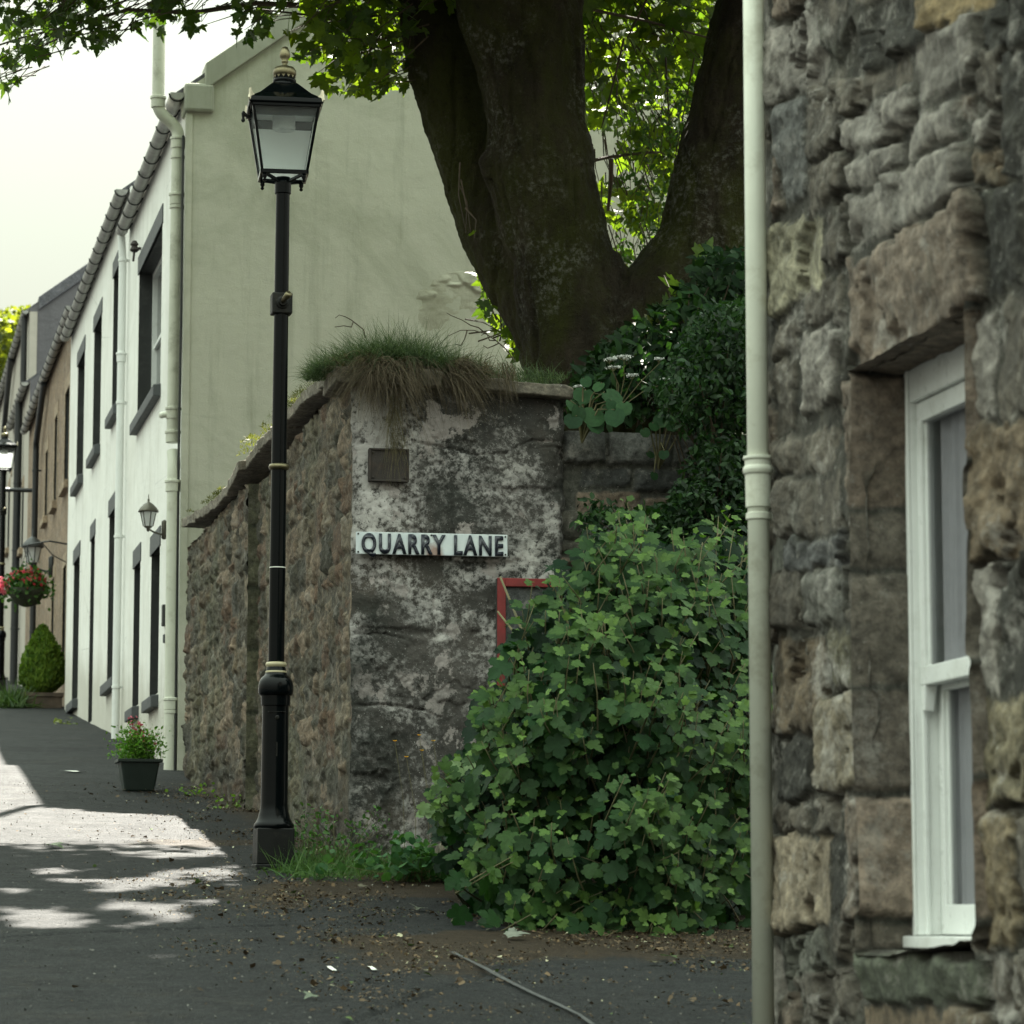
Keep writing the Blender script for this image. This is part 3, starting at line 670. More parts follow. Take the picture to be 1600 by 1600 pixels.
# ================================================================ BOUNDARY WALL WITH THE STREET SIGN
YC = 18.05                      # front face
def onF(x, y): return onY(x, y, YC)
ZWT = onF(700, 600).z
def corner(V): return .022*fbm(V*3, V*0, V*0, 401, 5, .65)+.004, .02*fbm(V*4, V*0, V*0, 402, 5, .65)
XW = onF(550, 900).x
def xside(U): return XW+(X0+.01-XW)*np.clip((U-YC)/4.5, 0, 1)
def boundary_wall():
    root = thing('boundary_wall', 'tall old garden wall with lichened grey end and brown side behind the lamp post', 'wall', (X0, YC, gz(YC)))
    xl = XW; xr = onF(886, 800).x
    rg = np.random.default_rng(3)
    # front
    us = np.arange(xl-.0, xr+.001, .0065); vs = np.arange(gz(YC)-.15, ZWT+.001, .0085)
    U, V = np.meshgrid(us, vs, indexing='ij')
    def uv(x, y): p = onF(x, y); return (p.x, p.z)
    q = lambda a, b, c, d: [uv(a, b), uv(c, b+3), uv(c, d+3), uv(a, d)]
    seams = [q(552,605,640,690), q(645,612,745,690), q(750,618,880,700), q(552,697,870,760), q(552,765,700,870), q(705,770,880,880), q(552,875,780,985), q(785,885,885,1100), q(552,992,680,1098), q(684,992,780,1098), q(552,1105,690,1210), q(694,1105,885,1215), q(552,1216,640,1330), q(645,1220,885,1400), q(552,1335,640,1400)]
    H, C = masonry(U, V, [(s, (.2, .2, .2), 0) for s in seams], 31, depth=.009, rnd=.02, rough=.012, wob=.02)
    n1 = fbm(U*4, V*4, U*0, 50, 6, .62); n2 = fbm(U*16, V*16, U*0, 51, 4, .65)
    # patches of fallen render: two levels
    lev = sst(.02, .06, fbm(U*2.2, V*2.6, U*0, 52, 5, .62))
    H = H*.75+.010*lev+.012*n1+.007*n2
    # long crack lines
    for pts in ([(640,690),(700,700),(745,712),(790,708),(830,688),(870,692)], [(550,992),(600,990),(640,1000)], [(550,1103),(600,1101),(660,1110),(690,1120)], [(750,597),(800,610),(862,628)], [(640,640),(655,655),(640,668),(620,672)]):
        pl = [uv(*a) for a in pts]
        for (ax, ay), (bx, by) in zip(pl[:-1], pl[1:]):
            t = np.clip(((U-ax)*(bx-ax)+(V-ay)*(by-ay))/((bx-ax)**2+(by-ay)**2), 0, 1)
            dd = np.hypot(U-ax-t*(bx-ax)+.008*n2, V-ay-t*(by-ay)+.012*n2); H -= .016*np.exp(-(dd/.006)**2)
    # crumbled right and top edges
    rr = np.clip((U-(xr-.05+.03*fbm(V*7, V*7, V*0, 60, 4)))/.05, 0, 1); H -= .08*rr**2
    c1, c2 = corner(V); w_ = np.exp(-(U-xl)/.04); H = H*(1-w_)+c2*w_; UU = U-w_*c1
    grid('front_face', np.stack([UU, YC-H, V], -1), M['lichen'], root)
    # street side, near part flush and far part standing 65 mm proud
    Yst = onX(402, 1000, X0).y
    def side(name, y0, y1, X, seed, taper=0):
        us = np.arange(y0, y1+.001, .014); vs = np.arange(gz(y0)-.2, 4.74, .012)
        U, V = np.meshgrid(us, vs, indexing='ij')
        st = random_courses(y0-.3, y1+.3, gz(y0)-.2, 4.8, rg, .10, .26, .8, 2.2)
        pal = [(.09,.07,.045), (.14,.115,.082), (.06,.052,.036), (.17,.13,.092), (.095,.062,.04), (.05,.047,.034)]
        H, C = masonry(U, V, st, seed, mortar=(.085, .073, .052), pal=pal, depth=.014, rnd=.03, rough=.030, wob=.045)
        rel = V-GS*U
        C *= (1-.55*sst(.55, .0, rel+.25*fbm(U*3, V*3, U*0, 77, 3)))[..., None]    # darker towards the foot
        g = sst(.35, .6, fbm(U*.8, V*.5, U*0, 78, 5)+.25)[..., None]
        C = C*(1-.5*g)+np.array((.085, .085, .05))*.5*g
        topz = 4.60
        Vc = np.minimum(V, topz)
        if X == X0:
            c1, c2 = corner(V); w_ = np.exp(-np.clip(U-YC, 0, 9)/.05); H = H*(1-w_)+c1*w_; U = U-w_*c2
        grid(name, np.stack([(xside(U) if X == X0 else X)-H, U, Vc], -1), M['rubblebrown'], root, C)
    side('side_face', YC, Yst, X0, 41)
    side('side_face', Yst-.0, 27.2, X0-.065, 42)
    # step face between the two
    us = np.arange(-.075, .06, .008); vs = np.arange(gz(Yst)-.1, 4.6, .015); U, V = np.meshgrid(us, vs, indexing='ij')
    H, C = masonry(U, V, [([(-.2, z), (.2, z), (.2, z+.42), (-.2, z+.42)], (.11, .11, .07), 0) for z in np.arange(1.6, 4.6, .45)], 43, mortar=(.05, .055, .035), depth=.008, rough=.008)
    grid('pier_face', np.stack([X0+U, Yst-H, V], -1), M['rubblebrown'], root, C)
    c = MB(); c.box(X0+.055, X0+.4, YC+.06, 27.15, gz(YC)-.1, 4.58); c.box(X0+.4, xr-.06, YC+.08, YC+.42, gz(YC)-.1, ZWT-.03)
    c.build('wall_core', M['mortar'], root)
    # copings
    def slab(x0, x1, y0, y1, z0, z1, seed, name='coping_stone', rise=(0, 0)):
        nx = max(4, int((x1-x0)/.025)); ny = max(4, int((y1-y0)/.025)); nz = 6
        m = MB(); vs = {}
        bm_v = []; bm_f = []
        import bmesh
        bm = bmesh.new(); bmesh.ops.create_cube(bm, size=1)
        me = bpy.data.meshes.new(name)
        bm.to_mesh(me); bm.free()
        bm = bmesh.new(); bm.from_mesh(me)
        n = max(6, int(max(x1-x0, y1-y0)/.05))
        bmesh.ops.subdivide_edges(bm, edges=bm.edges[:], cuts=min(n, 22), use_grid_fill=True)
        co = np.array([v.co[:] for v in bm.verts])
        # round the edges
        q = co*2; rr = np.abs(q); k = .12
        p = np.stack([x0+(co[:, 0]+.5)*(x1-x0), y0+(co[:, 1]+.5)*(y1-y0), z0+(co[:, 2]+.5)*(z1-z0)], 1)
        cnt = (rr > .985).sum(1)
        c0 = np.array([(x0+x1)/2, (y0+y1)/2, (z0+z1)/2])
        p -= (p-c0)/np.linalg.norm(p-c0, axis=1)[:, None]*(.012*(cnt-1))[:, None]
        d = np.stack([fbm(p[:, 0]*9, p[:, 1]*9, p[:, 2]*9, seed+i, 4, .6) for i in range(3)], 1)*.022
        p += d
        p[:, 2] += rise[0]*(co[:, 1]+.5)+rise[1]*(co[:, 0]+.5)
        for v, w_ in zip(bm.verts, p): v.co = w_
        bm.to_mesh(me); bm.free()
        return link(name, me, M['coping'], root, smooth=True)
    # coping along the street side, gently uneven
    prof = [(290,838),(300,815),(330,800),(350,786),(370,766),(385,735),(400,700),(420,690),(450,660),(480,633),(510,606),(545,590)]
    ptsY = [(onX(x, y, X0-.05).y, onX(x, y, X0-.05).z) for x, y in prof][::-1]
    ys = [p[0] for p in ptsY]; zs = [p[1] for p in ptsY]
    y = YC-.05; i = 0
    while y < 27.1:
        ln = min(rg.uniform(.5, .95), 27.12-y); zt = float(np.interp(y, ys, zs)); zt2 = float(np.interp(y+ln, ys, zs))
        slab(float(xside(y))-.085 if y < Yst else X0-.13, X0+.45, y+.006, y+ln-.006, zt-.05, zt+.03, 100+i, rise=(zt2-zt, 0)); y += ln; i += 1
    # coping on the end
    a = onF(748, 590); b_ = onF(892, 600)
    slab(XW-.12, onF(690, 590).x, YC-.09, YC+.45, ZWT-.03, ZWT+.07, 201)
    slab(onF(692, 590).x, a.x, YC-.05, YC+.45, ZWT-.035, ZWT+.06, 202)
    slab(a.x+.005, b_.x, YC-.10, YC+.4, ZWT-.04, ZWT+.035, 203, rise=(0, -.04))
    # plinth stone at the foot
    p0 = onF(675, 1385); p1 = onF(742, 1320)
    slab(p0.x, p1.x, YC-.22, YC+.0, gz(YC)-.1, p1.z, 204, 'foot_stone')
    return root
WALL = boundary_wall()

def lower_wall():
    root = thing('retaining_wall', 'low dark block retaining wall right of the lichened wall, half hidden by greenery', 'wall', (5, 18.1, gz(18)))
    Yr = 18.13; xl = onY(882, 800, Yr).x; xr = 6.6
    zt = onY(950, 676, Yr).z
    us = np.arange(xl-.05, xr, .011); vs = np.arange(gz(18)-.1, zt, .011); U, V = np.meshgrid(us, vs, indexing='ij')
    uv = lambda x, y: (onY(x, y, Yr).x, onY(x, y, Yr).z)
    q = lambda a, b, c, d: [uv(a, b), uv(c, b), uv(c, d), uv(a, d)]
    dk = (.05, .052, .05); gy = (.1, .1, .095); bw = (.13, .1, .075)
    st = [(q(880,668,945,725), gy, .05), (q(948,668,1050,727), gy, .05), (q(1053,668,1175,727), gy, .05), (q(905,732,985,760), dk, 0), (q(990,734,1075,770), dk, 0), (q(1080,734,1175,770), dk, 0),
          (q(898,768,1000,815), bw, 0), (q(1005,778,1100,815), bw, 0), (q(1105,778,1200,815), bw, 0)]
    rg = np.random.default_rng(8)
    st += random_courses(xl, xr, gz(18)-.2, uv(900, 820)[1], rg, .12, .22, 1, 2.4)
    st += random_courses(uv(1180, 820)[0], xr, uv(900, 815)[1], zt, rg, .12, .2, 1.5, 3)
    H, C = masonry(U, V, st, 61, mortar=(.06, .06, .05), pal=[dk, gy, bw, (.08, .075, .06)], depth=.03, rnd=.02, rough=.012)
    grid('front_face', np.stack([U, Yr-H, V], -1), M['rubble'], root, C)
    c = MB(); c.box(xl, xr, Yr+.03, Yr+.4, gz(18)-.1, zt-.005); c.build('wall_core', M['darkstone'], root)
lower_wall()

# ================================================================ TERRACE
def facade(root, X, y0, y1, z0, z1, holes, mat, inner, rev=.16, name='wall', step=.6, seed=1):
    """holes: (ya,yb,za,zb). front skin with openings and reveals"""
    us = sorted(set([y0, y1]+[h[0] for h in holes]+[h[1] for h in holes])); vs = sorted(set([z0, z1]+[h[2] for h in holes]+[h[3] for h in holes]))
    m = MB()
    for i in range(len(us)-1):
        for j in range(len(vs)-1):
            cu, cv = (us[i]+us[i+1])/2, (vs[j]+vs[j+1])/2
            if any(h[0] < cu < h[1] and h[2] < cv < h[3] for h in holes): continue
            m.add([(X, us[i], vs[j]), (X, us[i], vs[j+1]), (X, us[i+1], vs[j+1]), (X, us[i+1], vs[j])], [(0, 1, 2, 3)])
    m.build(name, mat, root)
def house(label, X, y0, y1, zb, ze, openings, wallm, gablem, pitch=37, depth=7.0, gable_near=True, skewm=None, reveal=None, lint=None, sill=None, margins=None, name='terraced_house', gut=None, eave_over=.1):
    root = thing(name, label, 'house', (X, y0, gz(y0)), 'houses of the terrace')
    holes = [(a, b, c, d) for (a, b, c, d, k) in openings]
    facade(root, X, y0, y1, zb, ze, holes, wallm, None)
    rh = depth/2*math.tan(R(pitch)); xm = X+depth/2; xb = X+depth
    g = MB()
    for yy, fl in ((y0, 0), (y1, 1)):
        t = .25 if fl == 0 else -.25
        v = [(X, yy, zb), (xb, yy, zb), (xb, yy, ze), (xm, yy, ze+rh), (X, yy, ze)]
        g.add(v, [(0, 1, 2, 3, 4) if not fl else (4, 3, 2, 1, 0)])
    g.add([(xb, y0, zb), (xb, y1, zb), (xb, y1, ze), (xb, y0, ze)], [(0, 1, 2, 3)])
    g.build('gable', gablem, root)
    r = MB(); e = eave_over; dz = e*math.tan(R(pitch))
    r.hexa([(X-e, y0+.05, ze-dz+.01), (xm, y0+.05, ze+rh+.01), (xm, y1-.02, ze+rh+.01), (X-e, y1-.02, ze-dz+.01), (X-e, y0+.05, ze-dz+.05), (xm, y0+.05, ze+rh+.06), (xm, y1-.02, ze+rh+.06), (X-e, y1-.02, ze-dz+.05)])
    r.hexa([(xm, y0+.05, ze+rh+.01), (xb+e, y0+.05, ze-dz+.01), (xb+e, y1-.02, ze-dz+.01), (xm, y1-.02, ze+rh+.01), (xm, y0+.05, ze+rh+.06), (xb+e, y0+.05, ze-dz+.05), (xb+e, y1-.02, ze-dz+.05), (xm, y1-.02, ze+rh+.06)])
    r.build('roof', M['slate'], root)
    if skewm:
        s = MB(); w0, w1, hh, lo = y0-.045, y0+.28, .12, .13
        X_ = X+.16
        zz = ze+.16*math.tan(R(pitch))
        for xa, za, xb_, zb_ in ((X_, zz, xm, ze+rh), (xm, ze+rh, xb-.1, ze+.08)):
            s.hexa([(xa, w0, za-lo), (xb_, w0, zb_-lo), (xb_, w1, zb_-lo), (xa, w1, za-lo), (xa, w0, za+hh), (xb_, w0, zb_+hh), (xb_, w1, zb_+hh), (xa, w1, za+hh)])
        s.build('skew', skewm, root, bevel=.01)
    rv = reveal or M['blackpaint']
    for (a, b, c, d, k) in openings:
        dpt = .17
        if k == 'door':
            m = MB(); m.box(X+dpt, X+dpt+.05, a+.09, b-.09, c+.05, d-.12)
            f = m.build('door', M['blackpaint'], root, bevel=.004)
            fr = MB(); fr.box(X+.13, X+dpt+.02, a, a+.09, c, d); fr.box(X+.13, X+dpt+.02, b-.09, b, c, d); fr.box(X+.13, X+dpt+.02, a+.09, b-.09, d-.11, d)
            fr.box(X+.03, X+dpt, a, b, c-.05, c+.04)
            fr.build('door_frame', M['greypaint'], f)
            hd = MB(); hd.lathe((X+dpt-.001, a+.22, c+1.05), [(.012, 0), (.012, .03), (.028, .035), (.03, .05), (.015, .06)], 14, (-1, 0, 0)); hd.build('handle', M['brass'], f)
        else:
            w_ = MB()
            cols = 2 if k == 'double' else 1
            T = .055
            w_.box(X+dpt-.03, X+dpt+.06, a, a+T, c, d); w_.box(X+dpt-.03, X+dpt+.06, b-T, b, c, d); w_.box(X+dpt-.03, X+dpt+.06, a+T, b-T, c, c+T); w_.box(X+dpt-.03, X+dpt+.06, a+T, b-T, d-T, d)
            w_.box(X+dpt-.01, X+dpt+.05, a+T, b-T, (c+d)/2-.02, (c+d)/2+.02)
            if cols == 2: w_.box(X+dpt-.04, X+dpt+.06, (a+b)/2-.04, (a+b)/2+.04, c+T, d-T)
            fo = w_.build('window', M['upvc'], root)
            p = MB(); p.box(X+dpt+.02, X+dpt+.03, a+T-.01, b-T+.01, c+T-.01, d-T+.01); p.build('pane', M['darkglass'], fo)
        # painted reveals
        q = MB(); o = .0; Xi = X+dpt+.05
        q.add([(X, b, c), (X, b, d), (Xi, b, d), (Xi, b, c)], [(3, 2, 1, 0)]); q.add([(X, a, c), (X, a, d), (Xi, a, d), (Xi, a, c)], [(0, 1, 2, 3)])
        q.add([(X, a, d), (X, b, d), (Xi, b, d), (Xi, a, d)], [(0, 1, 2, 3)]); q.add([(X, a, c), (X, b, c), (Xi, b, c), (Xi, a, c)], [(3, 2, 1, 0)])
        q.build('reveal', rv, root)
        lm = lint or M['greypaint']
        l = MB(); l.box(X-.012, X+.02, a-.08, b+.08, d+.0, d+.19); l.build('lintel', lm, root, bevel=.004)
        if k != 'door':
            l = MB(); zs = c-.14
            l.hexa([(X-.075, a-.06, zs), (X+.12, a-.06, zs), (X+.12, b+.06, zs), (X-.075, b+.06, zs), (X-.075, a-.06, c-.028), (X+.12, a-.06, c+.004), (X+.12, b+.06, c+.004), (X-.075, b+.06, c-.028)])
            l.build('sill', sill or M['greypaint'], root, bevel=.008)
        if margins:
            
            for q0, q1 in ((a-.14, a), (b, b+.14)):
                l = MB(); l.box(X-.01, X+.015, q0, q1, c, d); l.build('margin', margins, root)
    return root
def gutter(root, X, y0, y1, z, r=.066, slope=0.0):
    n = 8; m = MB(); out = []; k = 10
    cx = X-.09
    for yy, zz in ((y0, z), (y1, z+slope)):
        for i in range(k+1):
            t = math.pi*(1+i/k); out.append((cx+math.cos(t)*r, yy, zz+math.sin(t)*r))
        for i in range(k, -1, -1):
            t = math.pi*(1+i/k); out.append((cx+math.cos(t)*(r-.006), yy, zz+math.sin(t)*(r-.006)))
    nn = 2*(k+1)
    fs = [(i, (i+1) % nn, nn+(i+1) % nn, nn+i) for i in range(nn)]
    m.add(out, fs); m.add([out[i] for i in range(k+1)], [tuple(range(k+1))]); m.add([out[nn+i] for i in range(k+1)], [tuple(range(k, -1, -1))])
    g = m.build('gutter', M['gutter'], root, smooth=False)
    ys = np.arange(y0+.05, y1, .62)
    for yy in ys:
        b = MB(); zz = z+slope*(yy-y0)/(y1-y0); pts = [(cx+math.cos(math.pi*(1+i/8))*(r+.006), yy, zz+math.sin(math.pi*(1+i/8))*(r+.002)) for i in range(9)]
        b.tube(pts, .009, 6); b.tube([pts[-1], (X+.02, yy, zz+.01)], .012, 6)
        b.build('gutter_bracket', M['blackpipe'], g)
    return g
P_ = lambda x, y, X=X0: onX(x, y, X)
def opening(xn, xf, yt, yb, kind='single', X=X0):
    a, b = P_(xn, yt, X).y, P_(xf, yt, X).y
    return (a, b, P_(xn, yb, X).z, P_(xn, yt, X).z, kind)
YH1 = P_(287, 600).y; YH2 = P_(203, 320).y; YH3 = P_(111, 540).y
ze1 = P_(285, 158).z; ze2 = P_(198, 306).z
print('H1', YH1, YH2, YH3, 'eaves', ze1, ze2, 'ground', gz(YH1))
h1o = [opening(254, 219, 350, 592, 'double'), opening(219.5, 210, 877, 1098), opening(250, 237, 853, 1080)]
H1 = house('white roughcast end house with cream rendered gable and dark window margins', X0, YH1, YH2, gz(YH1)-.4, ze1, h1o, M['white'], M['gable'], skewm=M['skew'])
h2o = [opening(190, 178.5, 406, 622), opening(159.5, 148, 490, 686), opening(133, 122.5, 547, 733), opening(187.5, 171.5, 783, 1050, 'double'), opening(148.5, 142.5, 836, 1166, 'door'), opening(125, 116, 868, 1086)]
h2o[4] = (h2o[4][0], h2o[4][1], gz(h2o[4][0])+.06, h2o[4][3], 'door')
H2 = house('white roughcast house between the cream gabled end house and the brown stone house', X0, YH2, YH3, gz(YH2)-.4, ze2, h2o, M['white'], M['white'])
X3 = X0+.08; YH4 = P_(45, 700, X3).y; ze3 = P_(95, 543, X3).z
h3o = [opening(110, 103, 600, 742, X=X3), opening(91, 86.5, 645, 775, X=X3), opening(76, 72, 700, 800, X=X3), opening(104.5, 99.5, 881, 1031, X=X3), opening(86, 82, 900, 1015, X=X3)]
H3 = house('brown rubble stone house with tan margins and black gutter', X3, YH3, YH4, gz(YH3)-.4, ze3, h3o, stone('brown stone house wall', attr=False, base=(.21, .15, .10), lich=.6, scale=1.2), M['greyharl'], lint=M['margin'], sill=M['margin'], margins=M['margin'])
YH5 = YH4+5.6; ze4 = P_(43, 606, X3).z
H4 = house('low tan fronted house between brown stone house and grey gabled house', X3, YH4, YH5, gz(YH4)-.4, ze4, [opening(37.5, 35, 760, 850, X=X3)], M['creamharl'], M['greyharl'], lint=M['margin'], sill=M['margin'])
X5 = X0+.35; ze5 = P_(38, 512, X5).z; Y5 = P_(45.5, 560, X5).y
H5 = house('tall far house with dark grey harled gable and pinkish cream front', X5, Y5, Y5+17, gz(Y5)-.4, ze5, [opening(28, 24.5, 640, 720, X=X5), opening(16, 13, 760, 850, X=X5)], M['creamharl'], M['greyharl'], skewm=M['slate'], lint=M['margin'], sill=M['margin'])
for (rt, X, ya, yb, ze) in ((H1, X0, YH1-.02, YH2-.06, ze1-.045), (H2, X0, YH2+.0, YH3-.08, ze2-.03), (H3, X3, YH3+.02, YH4-.05, ze3-.03), (H4, X3, YH4+.02, YH5-.3, ze4-.03), (H5, X5, Y5, Y5+16, ze5-.03)):
    gutter(rt, X, ya, yb, ze)
# quoin strip on grey gable, bulge of exposed masonry low on the cream gable, kneeler stone
q = MB(); q.box(X5-.006, X5+.14, Y5-.02, Y5+.03, gz(Y5), ze5-.05); q.build('quoin', M['creamharl'], H5)
q = MB(); q.box(X0-.03, X0+.24, YH1-.05, YH1+.3, ze1-.22, ze1+.05); q.build('kneeler_stone', M['skew'], H1, bevel=.03)
# corner bead strip of gable
q = MB(); q.box(X0-.012, X0+.05, YH1-.014, YH1+.05, gz(YH1)-.1, ze1-.23); q.build('corner_margin', M['gable'], H1, bevel=.005)
us = np.linspace(-.6, .6, 110); vs = np.linspace(-.45, .5, 90); U, V = np.meshgrid(us, vs, indexing='ij')
c0 = onY(712, 478, YH1); n = fbm(U*3, V*4, U*0, 91, 5, .6); env = sst(1.0, .45, np.hypot(U/.58, (V-.25*U)/.42)+.3*n)
pt = np.stack([c0.x+U, YH1+.01-env*(.012+.02*n+.02*sst(.0, .1, fbm(U*2.2, V*5, U*0, 92, 3))), c0.z+V], -1)
grid('patched_render', pt, render_wall('patched old render', (.47, .465, .38), (.17, .165, .105), .9, gr=.006), H1)

# pipes on the terrace
def pipe(root, pts, r, mat, clips=(), name='downpipe', sockets=(), n=16):
    # smooth the bends
    P = [Vector(p) for p in pts]; out = [P[0]]
    for i in range(1, len(P)-1):
        a, b, c = P[i-1], P[i], P[i+1]; la = min((b-a).length*.45, .12); lc = min((c-b).length*.45, .12)
        s, e = b+(a-b).normalized()*la, b+(c-b).normalized()*lc
        for k in range(7):
            t = k/6; out.append(s*(1-t)**2+b*2*t*(1-t)+e*t*t)
    out.append(P[-1])
    m = MB(); m.tube(out, r, n); o = m.build(name, mat, root, smooth=True)
    if len(m.v): smooth_auto(o, 60)
    for (x, y, z) in sockets:
        s = MB(); s.lathe((x, y, z), [(r, 0), (r+.008, .004), (r+.009, .08), (r+.017, .085), (r+.017, .105), (r+.006, .11), (r, .112)], n); s.build('pipe_socket', mat, o)
    for (x, y, z) in clips:
        s = MB(); s.lathe((x, y, z), [(r, 0), (r+.008, .003), (r+.008, .03), (r, .033)], n); s.box(x, x+.14, y-.012, y+.012, z+.003, z+.03); s.build('pipe_clip', mat, o)
    return o
xs = X0-.135; r1 = .062
def atp(x, y, X=xs): p = onX(x, y, X); return p
yp = atp(272, 700).y
zt = lambda py, x=272: atp(x, py).z
yl = lambda px: atp(px, 700).y
# big soil pipe with swan neck at the eaves and vent above
top = atp(248, 60); YV = YH1+.12
xv = onY(248, 100, YV).x; xm_ = onY(277, 300, YV).x; xl_ = onY(270, 1000, YV).x
zY = lambda py, px=270: onY(px, py, YV).z
zb_ = gz(YV)-.02
pipe(H1, [(xv, YV, zY(-80)), (xv, YV, zY(150)), (xv+.004, YV, zY(176)), (xm_, YV, zY(200)), (xm_, YV, zY(225)), (xm_-.012, YV, zY(690))], .056, M['pvcdirty'], name='soil_pipe', n=22,
     sockets=[(xv, YV, zY(170)), (xm_, YV, zY(232)), (xm_-.004, YV, zY(320)), (xm_-.009, YV, zY(655)), (xm_-.01, YV, zY(692))], clips=[(xm_, YV, zY(248)), (xm_-.004, YV, zY(326))])
pipe(H1, [(xm_-.006, YV, zY(705)), (xm_+.0, YV-.03, zY(722)), (xm_-.005, YV-.05, zY(742)), (xl_-.012, YV-.05, zb_+.0)], .058, M['pvc'], name='soil_pipe', n=22,
     sockets=[(xm_-.008, YV-.05, zY(770)), (xl_-.01, YV-.05, zY(1110))], clips=[(xl_-.008, YV-.05, zY(1116))])
b = MB(); b.tube([(xm_-.01, YV, zY(648)), (xm_-.09, YV+.01, zY(648)), (xm_-.11, YV+.05, zY(648))], .03, 12); b.build('pipe_branch', M['pvc'], H1, smooth=True)
c = MB(); c.tube([(X0-.03, YH1+.03, zY(215)), (X0-.028, YH1+.02, zY(500)), (X0-.036, YH1+.03, zY(800)), (X0-.03, YH1+.02, zY(1230))], .012, 8); c.build('cable', M['blackpipe'], H1)
# white downpipe between the two white houses
yy = YH2-.02; xx = X0-.07; zt2 = ze1-.1
pipe(H2, [(xx-.02, yy, zt2), (xx, yy, zt2-.25), (xx, yy, gz(yy)+.02)], .042, M['pvcwhite'], clips=[(xx, yy, onX(200, yv, xx).z) for yv in (390, 610, 820, 1060)], sockets=[(xx, yy, onX(200, 545, xx).z)])
# black pipes further up
yy = P_(64, 760, X3).y; xx = X3-.09
pipe(H3, [(xx, yy-1.8, ze3-.12), (xx, yy-1.3, ze3-.3), (xx, yy, ze3-.8), (xx, yy, gz(yy))], .05, M['blackpipe'], clips=[(xx, yy, gz(yy)+k) for k in (1., 2.4, 3.6)])
yy = P_(35, 760, X3).y; pipe(H4, [(xx, yy, ze4-.1), (xx, yy, ze4-.5), (xx, yy, gz(yy))], .07, M['blackpipe'], clips=[(xx, yy, gz(yy)+k) for k in (1., 2.4, 3.6)])
xx = X5-.09; yy = Y5+.25; pipe(H5, [(xx, yy, ze5-.1), (xx, yy, ze5-.5), (xx, yy, gz(yy))], .06, M['blackpipe'])
yy = P_(12, 660, X5).y; pipe(H5, [(xx-.02, yy-3, ze5-.1), (xx, yy-1.2, ze5-.7), (xx, yy, ze5-1.4), (xx, yy, gz(yy))], .06, M['blackpipe'])
# knob-like bracket under the eaves
p = onX(213, 388, X0-.05); b = MB(); b.lathe((p.x-.02, p.y, p.z), [(.03, -.04), (.05, -.02), (.03, .02), (.045, .04), (.02, .08)], 12); b.tube([(p.x-.02, p.y, p.z-.03), (p.x-.03, p.y, p.z-.14)], .012, 8); b.tube([(p.x, p.y, p.z), (X0+.02, p.y, p.z)], .015, 8); b.build('alarm_bracket', M['iron'], H1)
# bell push and key box by the corner
p = onX(258, 960, X0); b = MB(); b.box(X0-.03, X0+.01, p.y-.05, p.y+.05, p.z-.11, p.z+.09); b.build('house_plate', M['blackpaint'], H1, bevel=.006)
p = onX(258, 998, X0); b = MB(); b.box(X0-.02, X0+.01, p.y-.03, p.y+.03, p.z-.04, p.z+.04); b.build('bell_push', M['greypaint'], H1, bevel=.006)
